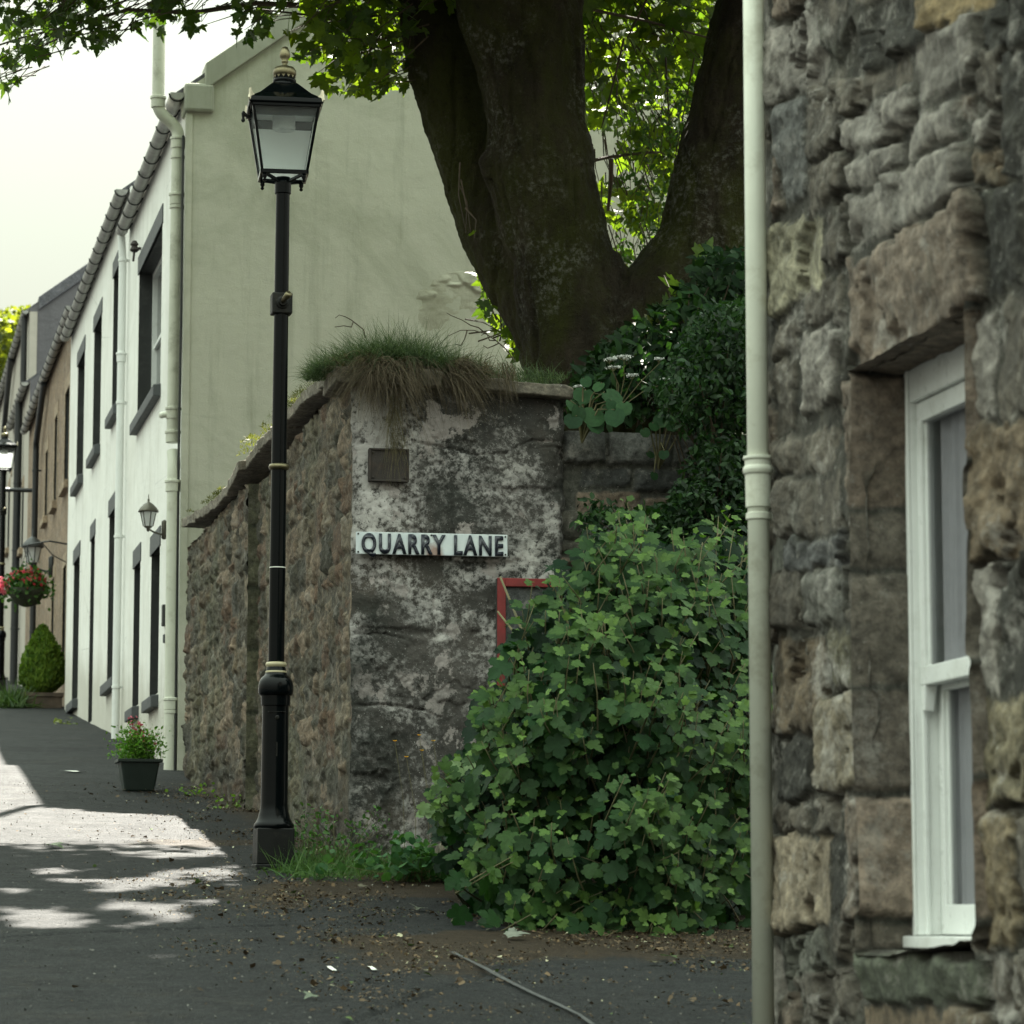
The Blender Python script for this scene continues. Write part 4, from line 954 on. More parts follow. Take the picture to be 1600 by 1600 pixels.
# ================================================================ LAMP POSTS
def street_lamp(label, pos, px=.00363, yaw=0.0, group='black lamp posts with lanterns', lean=0):
    root = thing('street_lamp', label, 'street lamp', pos, group)
    G = M['gloss']; k = px
    def z(y): return (1360-y)*k
    def sq(m, w0, w1, z0, z1, cx=0, cy=0):
        m.hexa([(cx-w0, cy-w0, z0), (cx+w0, cy-w0, z0), (cx+w0, cy+w0, z0), (cx-w0, cy+w0, z0), (cx-w1, cy-w1, z1), (cx+w1, cy-w1, z1), (cx+w1, cy+w1, z1), (cx-w1, cy+w1, z1)])
    b = MB(); sq(b, 31*k, 31*k, -.06, .018); sq(b, 29*k, 28.5*k, .018, z(1300)); b.build('plinth', M['dullblack'], root, bevel=.006, local=True)
    c = MB(); prof = [(30*k, z(1300)), (31*k, z(1298)), (31*k, z(1294)), (28*k, z(1290)), (25*k, z(1284)), (24*k, z(1279)), (22.5*k, z(1274)), (21.5*k, z(1268)), (21*k, z(1262)), (20.5*k, z(1112)), (22.5*k, z(1111)), (23*k, z(1096)), (26*k, z(1094)), (27.2*k, z(1090)), (27.4*k, z(1082)), (26*k, z(1074)), (23*k, z(1068)), (18*k, z(1064)), (16.5*k, z(1061)), (14.5*k, z(1052)), (13*k, z(1046))]
    c.lathe((0, 0, 0), prof, 40); o = c.build('base_column', G, root, local=True); smooth_auto(o, 40)
    d = MB(); d.lathe((0, -20.6*k, z(1130)), [(.012, -.004), (.012, .004), (.006, .006)], 12, (0, -1, 0)); d.box(-.004, .004, -21.4*k, -20*k, z(1190), z(1168)); d.box(-.05, .05, -20.9*k, -17*k, z(1121.5), z(1120.5)); d.build('door_catch', M['dullblack'], root, local=True)
    c = MB(); c.lathe((0, 0, 0), [(12*k, z(1063)), (16*k, z(1062)), (16.5*k, z(1058)), (14*k, z(1055)), (14*k, z(1051)), (16.5*k, z(1049)), (16.5*k, z(1046)), (15*k, z(1044)), (12*k, z(1043))], 36); o = c.build('cream_band', M['creamband'], root, local=True, smooth=True)
    c = MB(); c.lathe((0, 0, 0), [(12.6*k, z(1046)), (12.4*k, z(900)), (12*k, z(740)), (11.4*k, z(500)), (10.8*k, z(296))], 32); o = c.build('shaft', G, root, local=True); smooth_auto(o, 40)
    c = MB(); c.lathe((0, 0, z(738)), [(12*k, -5*k), (15*k, -4*k), (16.5*k, 0), (15*k, 4*k), (12*k, 5*k)], 32); c.build('brass_ring', M['brass'], root, local=True, smooth=True)
    c = MB(); c.lathe((0, 0, z(896)), [(12.45*k, -.8*k), (12.9*k, -.8*k), (12.9*k, .8*k), (12.4*k, .8*k)], 32); c.build('tape_mark', M['tape'], root, local=True)
    c = MB(); c.box(-16*k, 16*k, -14.5*k, 14.5*k, z(496), z(463)); o = c.build('clamp_block', M['dullblack'], root, bevel=.006, local=True)
    c = MB(); c.lathe((0, -14*k, z(479)), [(10*k, 0), (10*k, 3*k), (7*k, 4*k), (6*k, 9*k)], 20, (0, -1, 0)); c.build('boss', M['dullblack'], o, local=True)
    c = MB(); c.tube([(0, -20*k, z(479)), (.1*k, -32*k, z(477)), (3*k, -41*k, z(474)), (5*k, -48*k, z(472))], [3.5*k, 4*k, 5*k, 5.5*k], 12); c.build('spigot', M['brass'], o, local=True, smooth=True)
    # collar under the lantern
    c = MB(); c.lathe((0, 0, 0), [(11*k, z(303)), (13*k, z(302)), (13*k, z(284)), (11.5*k, z(283)), (11.5*k, z(276))], 28); c.build('collar', G, root, local=True, bevel=.001)
    # lantern (own rotation folded into coordinates)
    cs, sn = math.cos(yaw), math.sin(yaw)
    def rot(p): return (p[0]*cs-p[1]*sn, p[0]*sn+p[1]*cs, p[2])
    wb, wt = 35*k, 52*k; zb, zt_ = z(274), z(167)
    fr = MB()
    def bar(p, q, r):
        fr.tube([rot(p), rot(q)], r, 4)
    cor = [(-1, -1), (1, -1), (1, 1), (-1, 1)]
    for i in range(4):
        a, b2 = cor[i], cor[(i+1) % 4]
        bar((a[0]*wb, a[1]*wb, zb), (a[0]*wt, a[1]*wt, zt_), 3.0*k)
        bar((a[0]*wb, a[1]*wb, zb), (b2[0]*wb, b2[1]*wb, zb), 4.2*k)
        bar((a[0]*wt, a[1]*wt, zt_-3*k), (b2[0]*wt, b2[1]*wt, zt_-3*k), 4.2*k)
    # bottom cradle
    for a in cor: bar((a[0]*wb, a[1]*wb, zb), (a[0]*9*k, a[1]*9*k, zb-9*k), 3*k)
    lan = fr.build('lantern_frame', G, root, local=True)
    for a in cor:
        c = MB(); x, y, _ = rot((a[0]*wb*.88, a[1]*wb*.88, 0)); c.lathe((x, y, zb-14*k), [(1*k, -2*k), (3.2*k, 0), (2*k, 3*k), (3.8*k, 6*k), (3*k, 14*k)], 10); c.build('drop_finial', G, lan, local=True, smooth=True)
    for i in range(4):
        a, b2 = cor[i], cor[(i+1) % 4]; ins = .985
        g = MB(); V = [rot((a[0]*wb*ins, a[1]*wb*ins, zb+2*k)), rot((b2[0]*wb*ins, b2[1]*wb*ins, zb+2*k)), rot((b2[0]*wt*ins, b2[1]*wt*ins, zt_-4*k)), rot((a[0]*wt*ins, a[1]*wt*ins, zt_-4*k))]
        n = (Vector(V[1])-Vector(V[0])).cross(Vector(V[2])-Vector(V[0])).normalized()*.003
        g.hexa([Vector(V[0])+n, Vector(V[1])+n, Vector(V[1])-n, Vector(V[0])-n, Vector(V[3])+n, Vector(V[2])+n, Vector(V[2])-n, Vector(V[3])-n]); g.build('glass_pane', M['lampfront'] if i in (0, 3) else M['frosted'], lan, local=True)
    rf = MB(); e = 57*k
    zr0, zr1, zr2 = z(169), z(160), z(130)
    def ring(w_, zz): return [rot((s*w_, t*w_, zz)) for s, t in cor]
    prs = [ring(e, zr0), ring(e+1.5*k, zr0+2*k), ring(e+.5*k, zr1), ring(40*k, z(148)), ring(22*k, zr2+.5*k), ring(18*k, z(126))]
    vv = [p for r_ in prs for p in r_]; fs = [(j*4+i, j*4+(i+1) % 4, (j+1)*4+(i+1) % 4, (j+1)*4+i) for j in range(5) for i in range(4)]+[(3, 2, 1, 0), (20, 21, 22, 23)]
    rf.add(vv, fs); roof = rf.build('lantern_roof', G, root, bevel=.003, local=True)
    c = MB(); c.lathe((0, 0, 0), [(19*k, z(130)), (19.5*k, z(126)), (17.5*k, z(123)), (18.5*k, z(121)), (18.5*k, z(118)), (16.5*k, z(116)), (17*k, z(112)), (16*k, z(104))], 28); o = c.build('vent_collar', G, roof, local=True); smooth_auto(o, 50)
    c = MB(); c.lathe((0, 0, 0), [(17*k, z(113)), (18.6*k, z(108)), (18.4*k, z(103)), (15*k, z(98)), (8*k, z(95.5)), (4.5*k, z(94)), (4*k, z(91)), (5.5*k, z(89)), (5.5*k, z(87)), (4.5*k, z(86)), (7.6*k, z(82)), (8.6*k, z(77)), (7*k, z(70)), (4.5*k, z(64.5)), (1.5*k, z(63.5))], 28); c.build('finial', M['brass'], roof, local=True, smooth=True)
    for i in range(16):
        t = 2*math.pi*i/16; c = None
    c = MB()
    for i in range(14):
        t = 2*math.pi*i/14; a0, a1 = t-.16, t+.16; r0 = 18.3*k
        c.add([(math.cos(a0)*r0, math.sin(a0)*r0, z(112)), (math.cos(a1)*r0, math.sin(a1)*r0, z(112)), (math.cos(t)*r0*.98, math.sin(t)*r0*.98, z(116.5))], [(0, 1, 2)])
    c.build('fringe', M['brass'], roof, local=True)
    for a in cor:       # corner ornaments, leaf shaped, standing on the eaves
        x, y = a[0]*e, a[1]*e; out = MB(); pr = []
        dx, dy = -a[0], -a[1]; L2 = math.hypot(dx, dy); dx /= L2; dy /= L2
        shp = [(0, -4), (10, -3), (15, 1), (10, 4), (8, 8), (4, 9), (1, 17), (-1, 15), (-2, 5), (-3, 0)]
        for s in (-1.6*k, 1.6*k):
            pr += [rot((x+dx*u*k*1.1-dy*s, y+dy*u*k*1.1+dx*s, z(163)+v*k)) for u, v in shp]
        n = len(shp); out.add(pr, [tuple(range(n)), tuple(range(2*n-1, n-1, -1))]+[(i, n+i, n+(i+1) % n, (i+1) % n) for i in range(n)])
        out.build('corner_ornament', M['silver'], roof, local=True, bevel=.0015)
    # gear tray, dark sheet for its shadow, and diffuser
    t = MB(); sq(t, 1, 1, 0, 0) if False else None
    vv = ring(49*k, z(169.5))+ring(47*k, z(172)); t.add(vv, [(3, 2, 1, 0), (4, 5, 6, 7), (0, 1, 5, 4), (1, 2, 6, 5), (2, 3, 7, 6), (3, 0, 4, 7)]); t.build('gear_tray', M['reflector'], lan, local=True)
    t = MB(); t.add(ring(50*k, z(169.6))+ring(46.5*k, z(187)), [(0, 1, 5, 4), (1, 2, 6, 5), (2, 3, 7, 6), (3, 0, 4, 7)]); t.build('tray_shadow', M['dullblack'], lan, local=True)  # added dark skirt standing in for shadow under the tray
    c = MB(); n = 40; pr = []
    for rr, zz in ((17.5, 171), (18, 178), (18, 192), (18.5, 196), (17, 199), (8, 200.5), (.5, 200.5)): pr.append((rr*k, z(zz)))
    c.lathe((0, 0, 0), pr[::-1], 40, cap=False); o = c.build('diffuser', M['diffuser'], lan, local=True); smooth_auto(o, 30)
    # side arm with pivot on the street side
    c = MB(); c.tube([rot((-wt, 10*k, z(178))), rot((-wt-9*k, 10*k, z(174))), rot((-wt-12*k, 10*k, z(170)))], 3*k, 8); c.lathe(rot((-wt-12*k, 10*k, z(186))), [(2*k, 0), (3.5*k, 3*k), (2*k, 7*k), (3*k, 14*k), (1*k, 18*k)], 10); c.build('hinge_bracket', M['dullblack'], lan, local=True)
    if lean: root.rotation_euler.y = lean
    return root
g0 = onG(427, 1357)
LAMP = street_lamp('tall gloss black lamp post with glass lantern beside the old garden wall', (g0.x+.0, g0.y, gz(g0.y)+.004), px=g0.y*1.0045/FPX*math.cos(.0)*1.012, yaw=R(-4), lean=R(.28))
d8 = ray(7, 700); Yl = 53.0; x8 = (d8*(Yl/d8.y)).x
L2 = street_lamp('distant lamp post at the far end of the terrace, cut off at the left edge', (x8, Yl, gz(Yl)), px=.0034, yaw=R(3))
bb = MB(); bb.tube([(0, 0, 3.35), (.55, 0, 3.35)], .035, 8); bb.build('ladder_bar', M['blackpipe'], L2, local=True)

# wall lanterns on houses
def wall_lantern(label, px, py, X, size, metal, yshift=0):
    p = onX(px, py, X)
    root = thing('wall_lantern', label, 'wall lantern', (X, p.y, p.z), 'lanterns on the house fronts')
    s = size; cx = -.62*s
    b = MB(); b.lathe((-.03, 0, -.62*s), [(.02*s, -.34*s), (.09*s, -.3*s), (.09*s, .25*s), (.02*s, .3*s)], 12); b.tube([(-.03, 0, -.72*s), (-.2*s, 0, -.8*s), (-.45*s, 0, -.72*s), (cx, 0, -.62*s)], [.03*s, .035*s, .03*s, .03*s], 8); b.build('bracket', metal, root, local=True, smooth=True)
    b = MB(); b.lathe((cx, 0, -.62*s), [(.02*s, -.1*s), (.06*s, -.04*s), (.05*s, 0), (.12*s, .04*s), (.15*s, .08*s)], 12); b.build('lantern_base', metal, root, local=True, smooth=True)
    b = MB(); b.lathe((cx, 0, 0), [(.15*s, -.54*s), (.25*s, -.08*s)], 6, cap=True); b.build('glass', M['frosted'], root, local=True)
    b = MB()
    for i in range(6):
        t = 2*math.pi*i/6; ax = Vector((0, 0, 1)); aa = ax.orthogonal().normalized(); bb_ = ax.cross(aa); r = aa*math.cos(t)+bb_*math.sin(t)
        b.tube([Vector((cx, 0, -.54*s))+r*.155*s, Vector((cx, 0, -.08*s))+r*.255*s], .018*s, 5)
    b.build('glazing_bars', metal, root, local=True)
    b = MB(); b.lathe((cx, 0, -.06*s), [(.24*s, -.03*s), (.34*s, -.02*s), (.33*s, .02*s), (.27*s, .12*s), (.15*s, .24*s), (.07*s, .29*s), (.03*s, .31*s), (.04*s, .38*s), (.015*s, .42*s), (.015*s, .55*s)], 12); b.build('cap', metal, root, local=True, smooth=True)
    b = MB(); b.lathe((cx, 0, -.5*s), [(.05*s, 0), (.06*s, .15*s), (.03*s, .25*s)], 8); b.build('bulb', M['diffuser'], root, local=True)
    return root
wall_lantern('small carriage lantern on the white end house wall above the dark windows', 262, 797, X0, .29, paint('bronze lantern metal', (.07, .065, .05), .4, metal=.5))
wall_lantern('green glass lantern on a black bracket on the brown stone house', 84, 852, X3, .5, M['blackpaint'])

# ================================================================ STREET NAME SIGN
def sign():
    t = NT('white enamel with rust'); c = t.n('ShaderNodeTexCoord'); se = t.n('ShaderNodeSeparateXYZ'); t.l(c.outputs['Object'], se.inputs[0])
    col = t.ramp(t.noise(9, 6, .6), [(.3, (.50, .56, .60)), (.7, (.64, .69, .69))])
    cx = t.math('ABSOLUTE', t.math('SUBTRACT', se.outputs[0], .012)); f = t.n('ShaderNodeMapRange'); f.inputs[1].default_value = .09; f.inputs[2].default_value = 0; t.l(cx, f.inputs[0])
    low = t.n('ShaderNodeMapRange'); low.inputs[1].default_value = .05; low.inputs[2].default_value = -.07; t.l(se.outputs[2], low.inputs[0])
    rust = t.ramp(t.math('ADD', t.math('MULTIPLY', t.math('MULTIPLY', f.outputs[0], low.outputs[0]), .75), t.math('MULTIPLY', t.noise(22, 7, .7), .5)), [(.42, 0.0), (.66, .8)])
    col = t.mix(rust, col, (.24, .11, .07))
    ed = t.n('ShaderNodeMapRange'); ed.inputs[1].default_value = .045; ed.inputs[2].default_value = .075; t.l(t.math('ABSOLUTE', se.outputs[2]), ed.inputs[0])
    grime = t.ramp(t.math('ADD', t.math('MULTIPLY', ed.outputs[0], .4), t.math('MULTIPLY', t.noise(35, 6, .7), .5)), [(.42, 0.0), (.6, .6)])
    col = t.mix(grime, col, (.22, .2, .22))
    enamel = t.fin(col, .3, t.bump(t.noise(14, 3, .5), .002))
    t = NT('black enamel lettering'); lc = t.ramp(t.noise(240, 3, .6), [(.6, (.015, .018, .03)), (.7, (.2, .21, .22))]); ink = t.fin(lc, .35)
    Ys = YC-.055
    a = onY(556, 848, Ys); b = onY(793, 853, Ys); W = (b-a).length; cen = (a+b)/2; hh = (onY(675, 832, Ys).z-onY(675, 867, Ys).z)
    root = thing('street_sign', 'white enamel street name plate reading QUARRY LANE screwed to the lichened wall', 'street sign', cen)
    root.rotation_euler.y = math.atan2(a.z-b.z, b.x-a.x)
    m = MB(); m.box(-W/2, W/2, -.002, .006, -hh/2, hh/2); pl = m.build('plate', enamel, root, local=True, bevel=.004, seg=3)
    m = MB()
    m.box(-W/2+.02, W/2-.02, .006, .05, -hh*.3, hh*.3); m.build('batten', M['wood'], root, local=True)
    fc = bpy.data.curves.new('lettering', 'FONT'); fc.body = 'QUARRY LANE'; fc.size = 1; fc.extrude = .0; fc.space_character = 1.22; fc.offset = .036
    fc.align_x = 'CENTER'
    fo = bpy.data.objects.new('tmp', fc); COL.objects.link(fo); bpy.context.view_layer.update()
    me = bpy.data.meshes.new_from_object(fo.evaluated_get(bpy.context.evaluated_depsgraph_get())); bpy.data.objects.remove(fo)
    co = np.array([v.co[:] for v in me.vertices]); lo, hi = co.min(0), co.max(0)
    # cap height from letters only (Q tail dips a little)
    tw, th = W*.935, hh*.86
    capx = (co[:, 0]-lo[0])/(hi[0]-lo[0])-.5; capz = co[:, 1]/hi[1]
    for v, x_, z_ in zip(me.vertices, capx, capz): v.co = (x_*tw+.003, -.0085, z_*th-th/2+.001)
    me.materials.append(ink); o = bpy.data.objects.new('lettering', me); COL.objects.link(o); o.parent = root
    so_ = o.modifiers.new('solid', 'SOLIDIFY'); so_.thickness = .0045; so_.offset = 0
    for sx in (-.485, -.005, .485):
        for sz in (-.40, .40):
            m = MB(); m.lathe((sx*W, -.002, sz*hh), [(.0055, 0), (.0055, .003), (.003, .004)], 12, (0, -1, 0)); m.build('screw', M['blackpaint'], root, local=True)
sign()
# rusty square plate above, red notice board behind the bush
a = onY(576, 752, YC-.03); b = onY(639, 702, YC-.03)
root = thing('iron_plate', 'rusty square iron plate set in the wall above the street name sign', 'iron plate', ((a.x+b.x)/2, YC-.03, (a.z+b.z)/2))
m = MB(); m.box(a.x, b.x, YC-.035, YC+.03, a.z, b.z); o = m.build('plate', M['iron'], root, bevel=.006)
m = MB(); T = .012
for q in ((a.x, a.x+T, a.z, b.z), (b.x-T, b.x, a.z, b.z), (a.x+T, b.x-T, a.z, a.z+T), (a.x+T, b.x-T, b.z-T, b.z)): m.box(q[0], q[1], YC-.045, YC-.036, q[2], q[3])
m.build('rim', M['iron'], root, bevel=.003)
for sx in (a.x+.024, b.x-.024):
    for sz in (a.z+.024, b.z-.024):
        m = MB(); m.lathe((sx, YC-.034, sz), [(.008, 0), (.008, .006), (.004, .009)], 10, (0, -1, 0)); m.build('bolt', M['iron'], root)
a = onY(777, 1105, YC-.06); b = onY(884, 905, YC-.06)
root = thing('notice_board', 'faded red board fixed to the wall and half hidden behind the leafy bush', 'notice board', ((a.x+b.x)/2, YC-.06, (a.z+b.z)/2))
m = MB(); T = .05
for q in ((a.x, a.x+T, a.z, b.z), (b.x-T, b.x, a.z, b.z), (a.x+T, b.x-T, a.z, a.z+T), (a.x+T, b.x-T, b.z-T, b.z)): m.box(q[0], q[1], YC-.062, YC-.045, q[2], q[3])
m.build('board_frame', M['red'], root, bevel=.004)
m = MB(); m.box(a.x+.002, b.x-.002, YC-.044, YC+.03, a.z+.002, b.z-.002); m.build('panel', M['darkstone'], root)

# ================================================================ POTS AND PLANTS BY THE TERRACE
def crown_col(n, a, b, var=.25):
    a, b = np.array(a), np.array(b); t = RNG.random((n, 1)); return (a*(1-t)+b*t)*RNG.uniform(1-var, 1+var, (n, 1))
def rdir(n, up=0.): v = RNG.normal(size=(n, 3)); v[:, 2] += up; return v/np.linalg.norm(v, axis=1)[:, None]
pg = onG(218, 1236); pz = gz(pg.y)
root = thing('flower_pot', 'square dark flower pot standing against the white end house', 'flower pot', (pg.x, pg.y+.12, pz))
def potsh(m, w0, w1, h, t=.015):
    m.hexa([(-w0, -w0, 0), (w0, -w0, 0), (w0, w0, 0), (-w0, w0, 0), (-w1, -w1, h), (w1, -w1, h), (w1, w1, h), (-w1, w1, h)])
m = MB(); potsh(m, .115, .155, .235); m.build('pot_body', M['pot'], root, bevel=.012, local=True)
m = MB()
for q in ((-.175, .175, -.175, -.15), (-.175, .175, .15, .175), (-.175, -.15, -.15, .15), (.15, .175, -.15, .15)): m.box(*q, .225, .25)
m.build('rim', M['pot'], root, local=True, bevel=.004)
m = MB(); m.box(-.149, .149, -.149, .149, .2, .24); m.build('soil', M['soil'], root, local=True)
pr = thing('flowering_plant', 'bushy green plant with small pink flowers growing in the square pot', 'plant', (pg.x, pg.y+.12, pz+.24))
n = 1500; q = RNG.normal(size=(n, 3))*np.array((.085, .085, .07))+np.array((0, 0, .1)); q[:, 2] = abs(q[:, 2]); q += np.array((pg.x, pg.y+.12, pz+.25))
leaves('foliage', OVAL, q, rdir(n, 1), rdir(n, .8), RNG.uniform(.018, .04, n), crown_col(n, (.06, .16, .02), (.14, .26, .05)), M['leafcur'], pr)
m = MB(); tips = []
for i in range(38):
    a = random.uniform(0, 6.28); r = random.uniform(.0, .17); t = Vector((pg.x+math.cos(a)*r, pg.y+.12+math.sin(a)*r*.8, pz+.25+random.uniform(.16, .33)-r*.4)); tips.append(t)
    m.tube([(pg.x+math.cos(a)*r*.3, pg.y+.12, pz+.24), (t+Vector((pg.x, pg.y+.12, pz+.3)))/2, t], .0022, 4)
m.build('stems', M['twiggreen'], pr)
n = 130; tp = np.array([list(tips[i % 16]) for i in range(n)])+RNG.normal(size=(n, 3))*np.array((.009, .009, .028))
leaves('flowers', ROUND, tp, rdir(n), rdir(n, .5), RNG.uniform(.012, .022, n), crown_col(n, (.5, .05, .1), (.65, .2, .25)), M['petal'], pr)
# small stack of clay saucers/stones beside the pot
sp = onG(187, 1180); root = thing('clay_pot_stack', 'small stack of pale clay saucers by the foot of the white downpipe', 'clay pots', (X0-.14, YH1+2.4, gz(YH1+2.4)))
for i in range(4):
    m = MB(); m.lathe((0, 0, i*.045), [(.07, 0), (.095, .008), (.1, .035), (.085, .042)], 16); m.build('saucer', paint('pale clay', (.35, .26, .18), .9), root, local=True)
# conifer in a wooden planter
cg = onG(66, 1118); cx, cyy = X3-.34, 44.5; cz = gz(cyy)
root = thing('planter', 'low wooden planter box at the foot of the brown stone house', 'planter', (cx, cyy, cz))
m = MB(); m.box(-.27, .27, -.22, .22, 0, .2); m.build('box', M['wood'], root, bevel=.01, local=True)
m = MB()
for q in ((-.29, .29, -.24, -.222), (-.29, .29, .222, .24)): m.box(*q, .17, .22)
for x in (-.29, .272): m.box(x, x+.018, -.222, .222, .17, .22)
m.build('rim', M['wood'], root, local=True)
root = thing('conifer', 'dense egg shaped green conifer growing in the wooden planter', 'conifer', (cx, cyy, cz+.2))
n = 9000; h = RNG.random(n); a = RNG.uniform(0, 6.28, n); rr = .29*np.sin(np.pi*np.clip(h, 0, 1)**.62)**.75*(1+.12*vn(a*2, h*6, 0*h))*(1-.35*RNG.random(n)**2)
q = np.stack([cx+rr*np.cos(a), cyy+rr*np.sin(a), cz+.2+h*.92], 1); nr = np.stack([np.cos(a), np.sin(a), 0*a], 1)
leaves('foliage', OVAL, q, nr+.5*RNG.normal(size=(n, 3)), nr*.35+np.array((0, 0, 1))+.3*RNG.normal(size=(n, 3)), RNG.uniform(.04, .085, n), crown_col(n, (.04, .085, .012), (.11, .17, .02)), M['leafcur'], root)
m = MB(); m.tube([(cx, cyy, cz+.15), (cx, cyy, cz+.75)], [.025, .01], 8); m.build('trunk', M['twig'], root)
# low leafy plant beside it
root = thing('garden_plant', 'spiky leafy plant with pale flowers beside the conifer planter', 'plant', (cx-.45, cyy-.2, cz))
n = 500; bs = np.array((cx-.4, cyy-.1, cz))+RNG.normal(size=(n, 3))*np.array((.1, .2, .01)); bs[:, 2] = cz
blades('foliage', bs, rdir(n, 1.6)*np.array((1, 1, 1)), RNG.uniform(.25, .6, n), RNG.uniform(.008, .016, n), RNG.uniform(.1, .6, n), crown_col(n, (.03, .07, .02), (.09, .14, .05)), M['grass'], root)
# hanging basket
p = onX(42, 918, X3-.55)
root = thing('hanging_basket', 'hanging basket of red and pink flowers on the brown stone house', 'hanging basket', (p.x, p.y, p.z))
m = MB(); m.lathe((0, 0, -.22), [(.05, -.05), (.17, .0), (.24, .12), (.26, .2)], 20); m.build('basket', M['basket'], root, local=True, smooth=True)
m = MB()
for i in range(3):
    t = 2.09*i+.3; m.tube([(.25*math.cos(t), .25*math.sin(t), -.02), (0, 0, .55)], .006, 4)
m.build('chain', M['blackpipe'], root, local=True)
m = MB(); m.tube([(0, 0, .55), (0, 0, .6), (.3, 0, .66), (.56, 0, .62)], .012, 6); m.tube([(.56, 0, .66), (.56, 0, .3)], .012, 6); m.tube([(.55, 0, .36), (.35, 0, .46), (.2, 0, .63)], .008, 6); m.build('hook_bracket', M['blackpipe'], root, local=True)
n = 1500; q = RNG.normal(size=(n, 3))*np.array((.14, .14, .11))+np.array((p.x, p.y, p.z+.02))
leaves('foliage', ROUND, q, rdir(n, .6), rdir(n, -.2), RNG.uniform(.03, .06, n), crown_col(n, (.02, .06, .015), (.06, .12, .03)), M['leafcur'], root)
n = 260; v = rdir(n, .9); q = v*np.array((.28, .28, .2))*RNG.uniform(.7, 1.1, (n, 1))+np.array((p.x, p.y, p.z+.06))
leaves('flowers', ROUND, q, v, rdir(n), RNG.uniform(.03, .055, n), crown_col(n, (.45, .03, .05), (.3, .03, .03)), M['petal'], root)
n = 40; q = RNG.normal(size=(n, 3))*.045+np.array((p.x-.33, p.y, p.z-.0)); leaves('pink_flowers', ROUND, q, rdir(n), rdir(n), RNG.uniform(.05, .08, n), crown_col(n, (.75, .12, .2), (.8, .25, .3)), M['petal'], root)
# far tree above the roofs
ft = onY(14, 560, 95.0)
root = thing('far_tree', 'sunlit yellow green tree beyond the far end of the terrace', 'tree', (ft.x, 95, gz(90)))
m = MB(); m.tube([(ft.x, 95, gz(90)-1), (ft.x+.2, 95, 12), (ft.x-.2, 95, ft.z)], [.4, .3, .12], 10)
for i in range(9):
    a = i*2.4; m.tube([(ft.x, 95, 11+i*.45), (ft.x+math.cos(a)*1.4, 95+math.sin(a)*1.4, 12.6+i*.45)], [.09, .03], 6)
m.build('trunk', M['twig'], root)
n = 14000; cl = RNG.normal(size=(60, 3))*np.array((1.3, 1.6, 1.9)); ci = RNG.integers(0, 60, n)
top = onY(20, 488, 95).z
q = cl[ci]+RNG.normal(size=(n, 3))*.42; q[:, 2] = np.minimum(q[:, 2], 2.6+.7*vn(q[:, 0]*1.2, q[:, 1], q[:, 0]*0)); q += np.array((ft.x-.4, 95, top-2.8))
q = q[q[:, 0] < onY(54, 500, 95).x+.3*RNG.normal(size=len(q))]; n = len(q)
leaves('crown', SIMPLE, q, rdir(n, .5), rdir(n), RNG.uniform(.12, .24, n), crown_col(n, (.03, .045, .012), (.065, .085, .02)), M['leafsyc'], root)
